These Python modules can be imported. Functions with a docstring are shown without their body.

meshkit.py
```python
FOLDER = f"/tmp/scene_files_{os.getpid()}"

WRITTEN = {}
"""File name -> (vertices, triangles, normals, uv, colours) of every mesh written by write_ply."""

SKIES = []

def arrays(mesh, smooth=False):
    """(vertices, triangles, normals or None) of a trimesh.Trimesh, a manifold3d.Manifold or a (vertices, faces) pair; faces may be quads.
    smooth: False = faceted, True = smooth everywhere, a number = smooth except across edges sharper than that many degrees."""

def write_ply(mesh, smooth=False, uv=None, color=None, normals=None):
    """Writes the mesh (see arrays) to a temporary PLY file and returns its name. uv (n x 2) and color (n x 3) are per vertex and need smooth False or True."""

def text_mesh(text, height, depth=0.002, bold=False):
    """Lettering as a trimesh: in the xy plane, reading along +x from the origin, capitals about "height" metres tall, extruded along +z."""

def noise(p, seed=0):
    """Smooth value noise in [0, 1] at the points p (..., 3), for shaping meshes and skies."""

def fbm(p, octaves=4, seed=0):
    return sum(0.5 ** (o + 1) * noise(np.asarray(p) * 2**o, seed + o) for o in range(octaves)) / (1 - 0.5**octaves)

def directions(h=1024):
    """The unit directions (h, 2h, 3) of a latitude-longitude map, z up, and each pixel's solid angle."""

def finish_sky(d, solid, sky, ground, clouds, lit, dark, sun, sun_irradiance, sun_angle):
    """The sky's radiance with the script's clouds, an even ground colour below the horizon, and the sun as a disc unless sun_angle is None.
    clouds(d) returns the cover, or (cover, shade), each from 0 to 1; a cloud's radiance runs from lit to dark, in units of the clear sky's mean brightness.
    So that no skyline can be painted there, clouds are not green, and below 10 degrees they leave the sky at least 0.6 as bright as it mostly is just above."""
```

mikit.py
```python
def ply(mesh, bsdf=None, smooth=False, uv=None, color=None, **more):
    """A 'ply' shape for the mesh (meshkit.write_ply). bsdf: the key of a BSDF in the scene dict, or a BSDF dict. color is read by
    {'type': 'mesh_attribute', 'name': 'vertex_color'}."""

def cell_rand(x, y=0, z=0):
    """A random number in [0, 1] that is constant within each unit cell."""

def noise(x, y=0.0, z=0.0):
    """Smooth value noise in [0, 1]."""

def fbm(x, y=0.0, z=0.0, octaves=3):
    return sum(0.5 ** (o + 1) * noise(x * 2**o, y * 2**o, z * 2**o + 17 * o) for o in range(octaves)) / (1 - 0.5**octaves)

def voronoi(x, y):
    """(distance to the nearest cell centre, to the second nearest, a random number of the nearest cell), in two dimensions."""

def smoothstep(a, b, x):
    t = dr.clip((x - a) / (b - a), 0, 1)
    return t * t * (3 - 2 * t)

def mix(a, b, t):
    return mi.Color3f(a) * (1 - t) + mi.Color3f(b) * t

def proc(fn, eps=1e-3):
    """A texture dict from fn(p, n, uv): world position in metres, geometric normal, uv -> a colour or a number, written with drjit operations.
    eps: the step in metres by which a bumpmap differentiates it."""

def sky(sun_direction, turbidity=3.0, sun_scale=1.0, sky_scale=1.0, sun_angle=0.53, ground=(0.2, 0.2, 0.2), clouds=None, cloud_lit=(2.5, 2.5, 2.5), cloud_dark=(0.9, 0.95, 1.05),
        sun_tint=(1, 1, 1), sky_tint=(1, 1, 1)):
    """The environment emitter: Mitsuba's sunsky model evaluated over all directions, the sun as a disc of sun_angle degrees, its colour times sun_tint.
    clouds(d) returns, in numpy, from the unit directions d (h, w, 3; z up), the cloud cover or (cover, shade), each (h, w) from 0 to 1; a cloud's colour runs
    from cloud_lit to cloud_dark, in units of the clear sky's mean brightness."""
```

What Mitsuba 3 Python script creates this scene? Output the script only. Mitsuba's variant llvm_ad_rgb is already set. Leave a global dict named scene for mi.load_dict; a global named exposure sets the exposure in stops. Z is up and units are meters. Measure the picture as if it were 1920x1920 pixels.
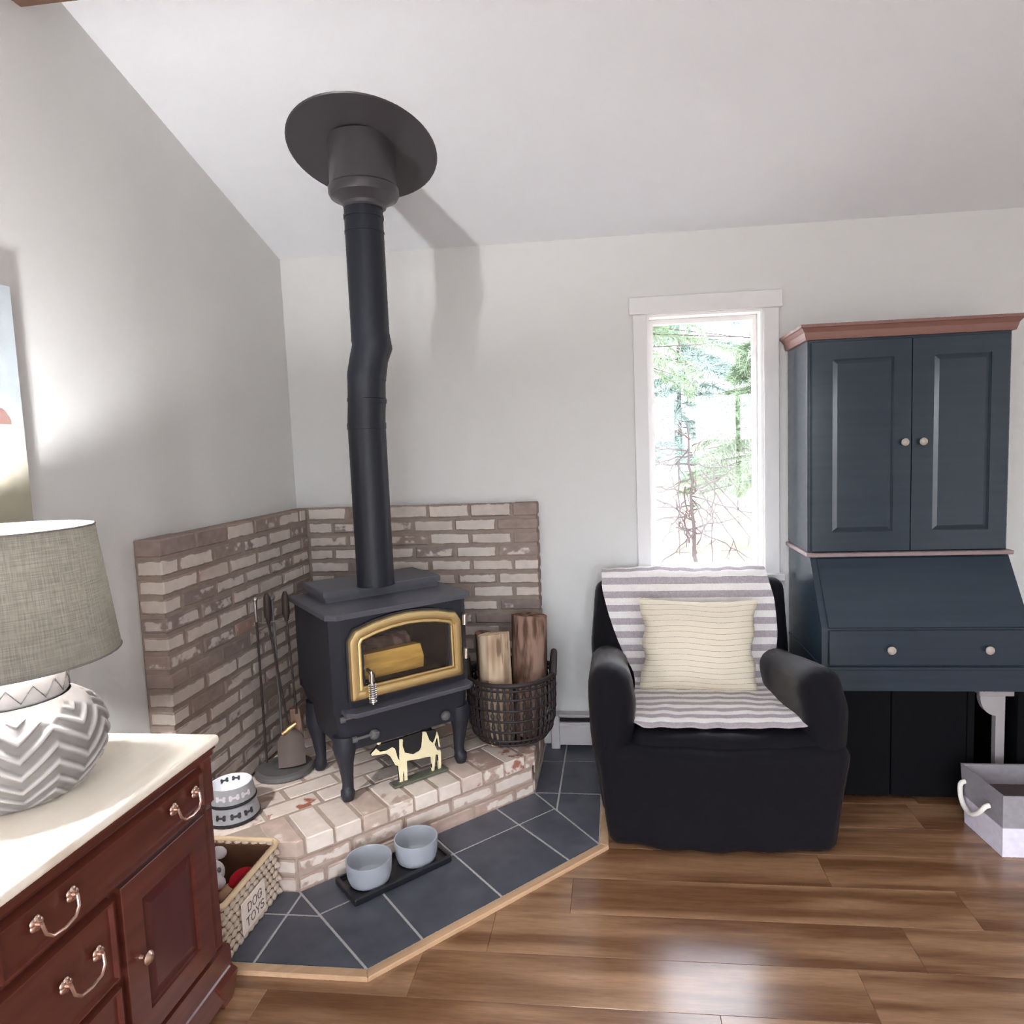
import math, random
import numpy as np, trimesh, drjit as dr, mitsuba as mi, mikit, meshkit
import manifold3d as m3
import shapely.geometry as sg, shapely.affinity as sa
from mikit import noise, fbm, smoothstep, mix, cell_rand, proc

T = mi.ScalarTransform4f
scene, labels = {}, {}
rng = random.Random(7)
PI = math.pi

# ------------------------------------------------------------------ camera, sky, exposure
exposure = 1.62
CAM = np.array([1.6777, -3.427, 1.5603])
FWD = np.array([-0.11364329, 0.9893883, -0.09053177])
UPV = np.array([0.0252767, 0.09397183, 0.99525393])
FPX = 1279.56
scene['camera'] = {'type': 'perspective', 'fov': math.degrees(2 * math.atan(960 / FPX)), 'fov_axis': 'x',
                   'principal_point_offset_x': -49.13 / 1920, 'principal_point_offset_y': 7.17 / 1920, 'near_clip': 0.05, 'far_clip': 500.0,
                   'to_world': T().look_at(origin=CAM.tolist(), target=(CAM + FWD).tolist(), up=UPV.tolist())}
SKY = 22.0
scene['sky'] = mikit.sky((0.3, -0.5, 0.8), turbidity=4.0, sun_scale=0.0, sky_scale=SKY, ground=(0.5, 0.48, 0.45),
                         clouds=lambda d: np.clip(0.85 + 0.25 * (meshkit.fbm(d * 3.0, 3) - 0.5), 0, 1), cloud_lit=(1.0, 1.0, 1.02), cloud_dark=(0.8, 0.82, 0.86))
LAMP_RADIANCE = 620.0
FILL_LAMP = 15.0  # strength of the added fill lamps

# ------------------------------------------------------------------ helpers
def S(r, g, b):
    return [((c / 255) / 12.92 if c / 255 <= 0.04045 else ((c / 255 + 0.055) / 1.055) ** 2.4) for c in (r, g, b)]

def rgb(c):
    return {'type': 'rgb', 'value': list(map(float, c))}

def mat(name, color, rough=0.6, metal=0.0, spec=0.5, bump=None, **kw):
    d = {'type': 'principled', 'base_color': color if isinstance(color, dict) else rgb(color), 'roughness': rough, 'metallic': metal, 'specular': spec, **kw}
    if metal == 0 and rough >= 0.75 and not kw:
        d = {'type': 'diffuse', 'reflectance': d['base_color']}      # matt surfaces
    if metal > 0:
        d.pop('specular')
    if bump:
        d = {'type': 'bumpmap', 'arbitrary': proc(bump[0], bump[2] if len(bump) > 2 else 1e-3), 'scale': bump[1], 'bsdf': d}
    scene['m_' + name] = {'type': 'twosided', 'bsdf': d}
    return name

def key_for(name, parent=None):
    base = (parent + '__' if parent else '') + name
    k, i = base, 0
    while k in scene or k in labels or any(q.startswith(k + '__') for q in USED):
        i += 1
        k = f'{base}_{i:03d}'
    return k
USED = set()
COUNT = {}

def fresh(base):
    n = COUNT.get(base, -1) + 1
    COUNT[base] = n
    return base if n == 0 else f'{base}_{n:03d}'

def thing(name, label, cat, group=None, kind=None):
    k = fresh(name)
    labels[k] = {'label': label, 'category': cat}
    if group: labels[k]['group'] = group
    if kind: labels[k]['kind'] = kind
    return k

def part(parent, name, mesh, bsdf, smooth=False, label=None, kind=None, uv=None, **kw):
    k = fresh(parent + '__' + name)
    scene[k] = mikit.ply(mesh, 'm_' + bsdf, smooth, uv=uv, **kw)
    if label or kind:
        labels[k] = {}
        if label: labels[k]['label'] = label
        if kind: labels[k]['kind'] = kind
    return k

def solo(name, label, cat, mesh, bsdf, smooth=False, group=None, kind=None, uv=None, **kw):
    k = thing(name, label, cat, group, kind)
    scene[k] = mikit.ply(mesh, 'm_' + bsdf, smooth, uv=uv, **kw)
    return k

def struct(name, mesh=None, bsdf=None, smooth=False, label=None):
    k = fresh(name)
    labels[k] = {'kind': 'structure'}
    if label: labels[k]['label'] = label
    if mesh is not None: scene[k] = mikit.ply(mesh, 'm_' + bsdf, smooth)
    return k

def cat(*ms):
    return trimesh.util.concatenate([trimesh.Trimesh(m.vertices, m.faces, process=False) for m in ms])

def hull(pts):
    return trimesh.convex.convex_hull(np.asarray(pts, float))

def box(x0, x1, y0, y1, z0, z1, c=0.0):
    if c <= 0:
        return trimesh.creation.box(bounds=[[x0, y0, z0], [x1, y1, z1]])
    pts = []
    for x, sx in ((x0, 1), (x1, -1)):
        for y, sy in ((y0, 1), (y1, -1)):
            for z, sz in ((z0, 1), (z1, -1)):
                pts += [(x + sx * c, y + sy * c, z), (x + sx * c, y, z + sz * c), (x, y + sy * c, z + sz * c)]
    return hull(pts)

def mani(mesh):
    return m3.Manifold(m3.Mesh(np.asarray(mesh.vertices, np.float32), np.asarray(mesh.faces, np.uint32)))

def tri(man):
    m = man.to_mesh()
    return trimesh.Trimesh(np.array(m.vert_properties[:, :3]), np.array(m.tri_verts), process=False)

def sph(c, r, n=14):
    return m3.Manifold.sphere(r, n).translate([float(v) for v in c])

def rbox(x0, x1, y0, y1, z0, z1, r, n=12):
    return m3.Manifold.batch_hull([sph((x, y, z), r, n) for x in (x0 + r, x1 - r) for y in (y0 + r, y1 - r) for z in (z0 + r, z1 - r)])

def rboxm(*a):
    return tri(rbox(*a))

def soft(man, res=0.03, amp=0.006, freq=6.0, seed=0, it=6):
    m = tri(man.refine_to_length(res))
    m.merge_vertices()
    trimesh.smoothing.filter_taubin(m, iterations=it)
    n = meshkit.fbm(np.asarray(m.vertices) * freq, 3, seed) - 0.5
    m.vertices = m.vertices + m.vertex_normals * (n * 2 * amp)[:, None]
    return m

def lathe(profile, n=48, center=(0, 0, 0), a0=0.0):
    pr = np.asarray(profile, float)
    ang = a0 + np.arange(n) * 2 * PI / n
    V, rows = [], []
    for r, z in pr:
        if r < 1e-6:
            rows.append([len(V)] * n); V.append((0, 0, z))
        else:
            rows.append(list(range(len(V), len(V) + n)))
            V += [(r * math.cos(a), r * math.sin(a), z) for a in ang]
    F = []
    for i in range(len(pr) - 1):
        for j in range(n):
            a, b, c, d = rows[i][j], rows[i][(j + 1) % n], rows[i + 1][(j + 1) % n], rows[i + 1][j]
            if a != b: F.append((a, b, c))
            if c != d: F.append((a, c, d))
    m = trimesh.Trimesh(np.array(V) + np.asarray(center, float), np.array(F), process=False)
    return m

def tube(path, r, sides=8, caps=True):
    p = np.asarray(path, float)
    r = np.broadcast_to(np.asarray(r, float), (len(p),))
    t = np.gradient(p, axis=0); t /= np.linalg.norm(t, axis=1, keepdims=True) + 1e-12
    a = np.cross(t[0], [0, 0, 1.0] if abs(t[0][2]) < 0.9 else [1.0, 0, 0]); a /= np.linalg.norm(a)
    V = []
    for i in range(len(p)):
        a = a - t[i] * np.dot(a, t[i]); a /= np.linalg.norm(a) + 1e-12
        b = np.cross(t[i], a)
        for j in range(sides):
            th = 2 * PI * j / sides
            V.append(p[i] + r[i] * (math.cos(th) * a + math.sin(th) * b))
    F = []
    for i in range(len(p) - 1):
        for j in range(sides):
            q, w = i * sides + j, i * sides + (j + 1) % sides
            F += [(q, w, w + sides), (q, w + sides, q + sides)]
    if caps:
        V += [p[0], p[-1]]
        c0, c1, L = len(V) - 2, len(V) - 1, (len(p) - 1) * sides
        for j in range(sides):
            F += [(c0, (j + 1) % sides, j), (c1, L + j, L + (j + 1) % sides)]
    return trimesh.Trimesh(np.array(V), np.array(F), process=False)

def ext(poly, h, z=0.0):
    if not isinstance(poly, sg.base.BaseGeometry): poly = sg.Polygon(poly)
    m = trimesh.creation.extrude_polygon(poly, h, engine='earcut')
    m.apply_translation([0, 0, z])
    return m

def frame(o, X, Y, Z):
    M = np.eye(4); M[:3, 0], M[:3, 1], M[:3, 2], M[:3, 3] = X, Y, Z, o
    return M

def moved(m, M):
    m = m.copy(); m.apply_transform(M); return m

def prism(poly, z0, z1, bevel=0.004):
    """convex prism with a chamfered top"""
    a = np.array(poly.exterior.coords)[:-1]
    q = poly.buffer(-bevel, join_style=2)
    if q.is_empty or q.geom_type != 'Polygon': q = poly
    b = np.array(q.exterior.coords)[:-1]
    return hull([(x, y, z0) for x, y in a] + [(x, y, z1 - bevel) for x, y in a] + [(x, y, z1) for x, y in b])

def sweep_profile_x(profile_yz, x0, x1):
    """extrude a closed (y, z) outline along x"""
    m = ext(sg.Polygon(profile_yz), x1 - x0)
    V = np.array(m.vertices)
    m.vertices = np.c_[V[:, 2] + x0, V[:, 0], V[:, 1]]
    return m

def arc(c, r, a0, a1, n=12):
    return [(c[0] + r * math.cos(a0 + (a1 - a0) * i / n), c[1] + r * math.sin(a0 + (a1 - a0) * i / n)) for i in range(n + 1)]

# ------------------------------------------------------------------ materials
def wall_bump(p, n, uv):
    return fbm(p.x * 90, p.y * 90, p.z * 90, 2)
mat('paint_wall', S(213, 213, 211), 0.75, spec=0.25)
mat('paint_ceiling', S(224, 226, 229), 0.8, spec=0.2)
mat('paint_trim', S(218, 217, 217), 0.45, spec=0.4)
mat('window_sash', S(236, 236, 234), 0.4)

def plank_color(p, n, uv):
    r = uv.x
    x = p.x + r * 37.0
    g = fbm(x * 2.0, p.y * 20 + r * 91.0, r * 7.0, 3)
    f = fbm(x * 5.0, p.y * 90.0, 3.0, 3)
    h = fbm(x * 30.0, p.y * 300.0, 9.0, 2)
    t = dr.clip(0.15 + smoothstep(0.32, 0.72, g) * 0.8 + (f - 0.5) * 0.3 + (r - 0.5) * 0.16, 0, 1)
    c = mix(S(160, 124, 94), S(108, 74, 50), t)
    return c * (0.86 + 0.28 * h)
mat('floor_plank', proc(plank_color), 0.19, spec=0.9)
mat('subfloor', S(45, 28, 18), 0.7)

def brick_fn(b0, b1, red, redat, c0, c1):
    # uv = (brick number + place along the brick, row number + place up the brick)
    def fn(p, n, uv):
        i, j = dr.floor(uv.x), dr.floor(uv.y)
        s, t = uv.x - i, uv.y - j
        r1, r2 = cell_rand(i, j, 1), cell_rand(i, j, 2)
        e = dr.minimum(dr.minimum(s, 1 - s) * 0.2, dr.minimum(t, 1 - t) * 0.055)
        q = fbm(p.x * 34 + r1 * 57, p.y * 34 + r2 * 31, p.z * 34, 3)
        w = fbm(p.x * 9 + r2 * 71, p.y * 9, p.z * 11 + r1 * 43, 2)
        body = mix(mix(b0, b1, r1), red, smoothstep(redat, redat + 0.04, r1)) * (0.78 + 0.44 * q)
        cream = mix(c0, c1, w) * (0.9 + 0.2 * q)
        v = smoothstep(0.0015, 0.0145, e) * 0.5 + q * 0.55 + w * 0.42
        th = 1.14 - 0.50 * smoothstep(0.0, 0.72, r2)
        return mix(body, cream, smoothstep(th, th + 0.10, v) * (0.72 + 0.28 * cell_rand(i, j, 5)))
    return fn
mat('brick', proc(brick_fn(S(158, 140, 131), S(136, 123, 118), S(160, 134, 124), 0.95, S(214, 203, 192), S(194, 185, 178))), 0.9, spec=0.15)
mat('hearth_brick', proc(brick_fn(S(200, 178, 165), S(182, 155, 141), S(172, 110, 88), 0.93, S(238, 226, 214), S(220, 207, 196))), 0.85, spec=0.2)

def mortar_color(p, n, uv):
    q = fbm(p.x * 40, p.y * 40, p.z * 40, 3)
    return mix(S(134, 122, 113), S(152, 139, 129), q)
mat('mortar', proc(mortar_color), 0.95, spec=0.1)

mat('hearth_mortar', proc(lambda p, n, uv: mix(S(166, 148, 136), S(190, 172, 158), fbm(p.x * 40, p.y * 40, p.z * 40, 3))), 0.95, spec=0.1)

def slate_color(p, n, uv):
    q = fbm(p.x * 14 + uv.x * 31, p.y * 14, 2.0, 3)
    return mix(S(66, 69, 79), S(88, 91, 101), q) * (0.9 + 0.2 * uv.x)
mat('slate', proc(slate_color), 0.42, spec=0.5)
mat('grout', S(186, 184, 184), 0.9)
def oak_color(p, n, uv):
    q = fbm((p.x + p.y) * 3, (p.x - p.y) * 60, p.z * 60, 3)
    return mix(S(205, 172, 138), S(180, 144, 110), q)
mat('oak_trim', proc(oak_color), 0.4)

mat('stove_black', S(36, 37, 44), 0.5, spec=0.4)
mat('stove_black_lit', S(74, 75, 82), 0.45, spec=0.5)  # stove black lightened for upward faces, top light put into the colour
mat('pipe_black', S(28, 31, 39), 0.42, spec=0.32)
mat('collar_black', S(58, 55, 58), 0.36, spec=0.5)
mat('brass', S(236, 208, 150), 0.38, metal=1.0)
mat('steel', S(205, 200, 196), 0.25, metal=1.0)
mat('dark_iron', S(52, 42, 38), 0.6)
mat('scoop_iron', S(96, 84, 78), 0.6)
mat('firebrick', S(40, 32, 27), 0.9)
mat('grey_iron', S(92, 90, 90), 0.55)
scene['m_stove_glass'] = {'type': 'thindielectric', 'int_ior': 1.5}
scene['m_window_glass'] = {'type': 'thindielectric', 'int_ior': 1.5}

def wood_split(p, n, uv):
    a = fbm(p.x * 22, p.y * 22, p.z * 3.0, 3)
    b = fbm(p.x * 60, p.y * 60, p.z * 6.0, 2)
    c = mix(S(222, 200, 172), S(160, 132, 108), smoothstep(0.35, 0.7, a))
    return mix(c, S(110, 88, 74), smoothstep(0.62, 0.72, b) * 0.7)
mat('split_wood', proc(wood_split), 0.8, spec=0.2)
def bark(p, n, uv):
    a = fbm(p.x * 45, p.y * 45, p.z * 7.0, 3)
    return mix(S(150, 122, 108), S(92, 70, 60), smoothstep(0.35, 0.65, a))
mat('bark', proc(bark), 0.9, spec=0.15)
def stove_log(p, n, uv):
    a = fbm(p.x * 9, p.y * 9, p.z * 45, 3)
    return mix(S(236, 190, 96), S(178, 128, 52), a)
mat('stove_log', proc(stove_log), 0.7)
mat('basket_wire', S(46, 38, 38), 0.6)

mat('cow_cream', S(240, 228, 186), 0.5)
mat('cow_black', S(30, 30, 30), 0.5)
mat('cow_green', S(92, 94, 82), 0.6)
mat('bowl_white', S(158, 162, 170), 0.22, spec=0.5)
mat('bowl_inside', S(235, 236, 242), 0.25, spec=0.5)
mat('bowl_grey', S(158, 158, 162), 0.35)
mat('rubber', S(34, 34, 38), 0.6)
mat('print_dark', S(52, 54, 58), 0.6)
mat('print_light', S(206, 202, 204), 0.6)
mat('tray_black', S(26, 27, 32), 0.35)

def wicker_color(p, n, uv):
    a = fbm(p.x * 90, p.y * 90, p.z * 90, 2)
    return mix(S(220, 206, 190), S(194, 176, 158), a)
mat('wicker', proc(wicker_color), 0.8)
mat('wicker_rim', S(224, 198, 160), 0.7)
mat('basket_lining', S(112, 84, 66), 0.9)
mat('plaque', S(230, 216, 204), 0.7)
mat('plaque_ink', S(120, 104, 98), 0.8)
mat('plush_white', S(236, 232, 232), 0.95, sheen=0.5)
mat('plush_red', S(190, 26, 40), 0.9, sheen=0.4)
mat('plush_tan', S(206, 170, 138), 0.95)
mat('plush_brown', S(128, 84, 56), 0.95)
mat('plush_eye', S(120, 100, 108), 0.5)

def mahogany(p, n, uv):
    a = fbm(p.x * 14, p.y * 3.0, p.z * 34, 3)
    return mix(S(104, 54, 42), S(70, 34, 30), a)
mat('mahogany', proc(mahogany), 0.22, spec=0.6)
def mahogany_panel(p, n, uv):
    a = fbm(p.x * 14, p.y * 22.0, p.z * 3, 3)
    return mix(S(92, 46, 42), S(62, 31, 32), a)
mat('mahogany_panel', proc(mahogany_panel), 0.25, spec=0.6)
def top_cream(p, n, uv):
    a = fbm(p.x * 40, p.y * 3.0, 1.0, 3)
    k = smoothstep(0.74, 0.82, fbm(p.x * 9, p.y * 4.0, 8.0, 2))
    return mix(mix(S(250, 242, 228), S(240, 229, 212), a), S(214, 196, 174), k * 0.7)
mat('dresser_top', proc(top_cream), 0.45)
mat('pull_brass', S(222, 190, 174), 0.35, metal=1.0)

def vase_color(p, n, uv):
    a = fbm(p.x * 30, p.y * 30, p.z * 30, 3)
    c = mix(S(112, 108, 106), S(190, 186, 184), uv.y)
    return c * (0.85 + 0.3 * a)
mat('vase', proc(vase_color), 0.8, spec=0.2)
def linen(p, n, uv):
    a = noise(uv.x * 700, uv.y * 14) * 0.5 + noise(uv.x * 40, uv.y * 160) * 0.5
    return mix(S(84, 82, 78), S(120, 117, 110), a)
scene['m_linen_shade'] = {'type': 'principledthin', 'base_color': proc(linen), 'roughness': 0.9, 'diff_trans': 0.5, 'spec_trans': 0.0, 'eta': 1.3}
scene['m_shade_lining'] = {'type': 'principledthin', 'base_color': rgb((0.62, 0.6, 0.57)), 'roughness': 0.9, 'diff_trans': 1.0, 'spec_trans': 0.0, 'eta': 1.3}
mat('shade_rim', S(120, 115, 112), 0.9)
scene['m_lamp_bulb'] = {'type': 'diffuse', 'reflectance': rgb((0.8, 0.8, 0.8))}

def canvas(p, n, uv):
    y, z = p.y, p.z
    a = fbm(y * 30, z * 30, 1.0, 3)
    sky = mix(S(162, 172, 178), S(176, 184, 189), fbm(y * 7, z * 9, 2.0, 3))
    wallc = mix(S(192, 184, 162), S(178, 170, 150), a)
    field = mix(S(178, 174, 152), S(158, 152, 136), smoothstep(0.0, 0.16, 1.56 - z + 0.05 * (a - 0.5)))
    c = mix(sky, mix(S(180, 178, 170), wallc, 0.4), smoothstep(0.0, 0.006, 1.635 - z + 0.02 * (a - 0.5)))
    c = mix(c, field, smoothstep(-0.02, 0.06, 1.54 - z + 0.05 * (a - 0.5)))
    inside = smoothstep(0.0, 0.004, -1.69 - y) * smoothstep(-2.2, -2.196, y) * 1.0
    tower = smoothstep(0.0, 0.004, -1.716 - y) * smoothstep(0.0, 0.004, y + 1.96)
    c = mix(c, wallc, tower * smoothstep(0.0, 0.004, 1.671 - z) * smoothstep(0.0, 0.03, z - 1.5))
    roof = smoothstep(0.0, 0.004, 1.717 - z - 36.0 * dr.square(dr.maximum(y + 1.737, 0)) - 8.0 * dr.square(dr.maximum(-1.83 - y, 0))) * smoothstep(0.0, 0.003, z - 1.670) * smoothstep(0.0, 0.003, -1.705 - y)
    return mix(c, mix(S(142, 112, 104), S(120, 92, 86), a), roof * inside)
mat('painting', proc(canvas), 0.7)
mat('canvas_edge', S(222, 218, 214), 0.8)
mat('beam_wood', S(92, 68, 54), 0.7)

def slip_bump(p, n, uv):
    return fbm(p.x * 8, p.y * 8, p.z * 3.0, 3)
mat('slipcover', S(18, 17, 22), 0.8, spec=0.1, sheen=3.0)
def throw_color(p, n, uv):
    v = uv.y
    s = dr.abs(v / 0.062 - dr.floor(v / 0.062) - 0.5)
    edge = 0.25 + 0.012 * (noise(uv.x * 400, v * 900) - 0.5)
    slim = smoothstep(-0.01, 0.01, s - edge)
    weave = noise(uv.x * 520, v * 140) * 0.6 + noise(uv.x * 130, v * 620) * 0.4
    return mix(mix(S(150, 142, 146), S(186, 178, 182), weave), mix(S(218, 214, 211), S(236, 233, 231), weave), slim)
mat('throw_stripe', proc(throw_color), 0.9)
def pillow_color(p, n, uv):
    v = uv.y * 17
    s = dr.abs(v - dr.floor(v) - 0.5)
    line = smoothstep(0.44, 0.47, s)
    return mix(S(218, 208, 188), S(160, 148, 132), line * 0.8)
mat('pillow_cloth', proc(pillow_color), 0.9)

def navy(p, n, uv):
    a = fbm(p.x * 3.0, p.y * 20, p.z * 50, 3)
    return mix(S(42, 54, 64), S(35, 46, 56), a)
mat('navy_paint', proc(navy), 0.17, spec=0.5)
mat('navy_shade', S(7, 7, 11), 0.7, spec=0.1)  # navy paint near black, shade under the desk put into the colour
mat('crown_wood', S(126, 90, 82), 0.45)
mat('ledge_wood', S(134, 116, 116), 0.45)
mat('knob', S(166, 156, 146), 0.3)
mat('grey_table', S(150, 144, 144), 0.5)
def bin_color(p, n, uv):
    a = fbm(p.x * 60, p.y * 60, p.z * 60, 2)
    up = mix(S(136, 132, 136), S(150, 146, 150), a)
    lo = mix(S(206, 200, 212), S(222, 218, 228), a)
    return mix(lo, up, smoothstep(-0.004, 0.004, p.z - 0.105))
mat('bin_fabric', proc(bin_color), 0.9)
mat('bin_inside', S(88, 78, 80), 0.95)
mat('rope', S(236, 232, 224), 0.9)
mat('heater_metal', S(190, 186, 186), 0.45)
mat('heater_slot', S(44, 42, 44), 0.8)

# outdoors
def ground_color(p, n, uv):
    a = fbm(p.x * 0.6, p.y * 0.9, 4.0, 4)
    b = fbm(p.x * 5, p.y * 5, 4.0, 3)
    return mix(S(186, 172, 170), S(166, 148, 126), smoothstep(0.4, 0.7, a)) * (0.85 + 0.3 * b)
mat('outdoor_ground', proc(ground_color), 0.95, spec=0.1)
mat('twig_bark', S(92, 84, 84), 0.9, spec=0.1)
mat('needle', S(140, 160, 132), 0.9)
mat('needle_haze', S(146, 166, 160), 0.9)  # paler and bluer needles, distance haze put into the colour
mat('dry_grass', S(206, 186, 150), 0.9, spec=0.1)

# ------------------------------------------------------------------ the room
RX, RY, HC, SL, RIDGE = 5.3, -6.5, 2.557, 0.322, -3.2
ZR = HC - SL * RIDGE
WX0, WX1, WZ0, WZ1 = 1.847, 2.395, 0.90, 2.175

# floor: boards laid along x
fl = struct('floor', box(-0.1, RX + 0.1, RY - 0.1, 0.1, -0.12, -0.012), 'subfloor')
PW, PL = 0.19, 1.30
row = 0
y = -1.473 + 8 * PW
rr = random.Random(3)
while y > RY:
    x = -rr.random() * PL if row != 10 else -PL + 0.405
    while x < RX:
        a, b = max(x, 0.0) + 0.0004, min(x + PL, RX) - 0.0004
        y1, y0 = min(y, 0.0), max(y - PW, RY)
        if b - a > 0.02 and y1 - y0 > 0.02:
            m = box(a, b, y0 + 0.0004, y1 - 0.0004, -0.012, 0.0, 0.0007)
            part(fl, 'plank', m, 'floor_plank', uv=np.tile([[rr.random(), rr.random()]], (len(m.vertices), 1)))
        x += PL
    y -= PW; row += 1

def wall_with_holes(bounds, holes):
    m = mani(box(*bounds))
    for h in holes: m = m - mani(box(*h))
    return tri(m)
struct('wall_back', wall_with_holes((-0.12, RX + 0.12, 0, 0.14, -0.1, HC + 0.1), [(WX0, WX1, -0.1, 0.3, WZ0, WZ1)]), 'paint_wall')
# gable walls follow the roof line
def gable(x0, x1, holes=()):
    pr = [(0.14, -0.1), (0.14, HC + 0.02), (0, HC + 0.05), (RIDGE, ZR + 0.05), (RY, HC + 0.05), (RY, -0.1)]
    m = mani(sweep_profile_x(pr[::-1], x0, x1))
    for h in holes: m = m - mani(box(*h))
    return tri(m)
LW = [(-0.3, 0.1, -6.1, -3.7, 0.35, 2.35)]
struct('wall_left', gable(-0.12, 0.0, LW), 'paint_wall')
struct('wall_right', gable(RX, RX + 0.12), 'paint_wall')
RW = [(0.5, 2.6, RY - 0.3, RY + 0.1, 0.05, 2.25), (2.8, 4.1, RY - 0.3, RY + 0.1, 0.05, 2.25)]
struct('wall_rear', wall_with_holes((-0.12, RX + 0.12, RY - 0.12, RY, -0.1, HC + 0.1), RW), 'paint_wall')
def slab(y0, z0, y1, z1, th=0.12):
    return sweep_profile_x([(y0, z0), (y1, z1), (y1, z1 + th), (y0, z0 + th)], -0.12, RX + 0.12)
struct('ceiling', cat(slab(0.14, HC - SL * 0.14, RIDGE, ZR), slab(RIDGE, ZR, RY - 0.12, ZR + (RY - 0.12 - RIDGE) * SL)), 'paint_ceiling')

# the window in view
w = struct('window_1')
def cz(a, b, c, d, e, f): return box(a, b, c, d, e, f, 0.003)
part(w, 'casing_side', cz(WX0 - 0.068, WX0, -0.019, 0.0, WZ0 - 0.02, WZ1), 'paint_trim')
part(w, 'casing_side', cz(WX1, WX1 + 0.072, -0.019, 0.0, WZ0 - 0.02, WZ1), 'paint_trim')
part(w, 'casing_head', cz(WX0 - 0.085, WX1 + 0.088, -0.024, 0.0, WZ1, WZ1 + 0.082), 'paint_trim')
part(w, 'sill', cz(WX0 - 0.09, WX1 + 0.09, -0.05, 0.11, WZ0 - 0.035, WZ0), 'paint_trim')
part(w, 'apron', cz(WX0 - 0.068, WX1 + 0.072, -0.018, 0.0, WZ0 - 0.105, WZ0 - 0.035), 'paint_trim')
for a, b in ((WX0, WX0 + 0.012), (WX1 - 0.012, WX1)):
    part(w, 'jamb', box(a, b, -0.002, 0.13, WZ0, WZ1), 'window_sash')
part(w, 'jamb', box(WX0, WX1, -0.002, 0.13, WZ1 - 0.012, WZ1), 'window_sash')
fr = mani(box(WX0 + 0.012, WX1 - 0.012, 0.075, 0.115, WZ0, WZ1 - 0.012, 0.003)) - mani(box(WX0 + 0.034, WX1 - 0.034, 0.0, 0.2, WZ0 + 0.035, WZ1 - 0.036))
part(w, 'sash', tri(fr), 'window_sash')
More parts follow.
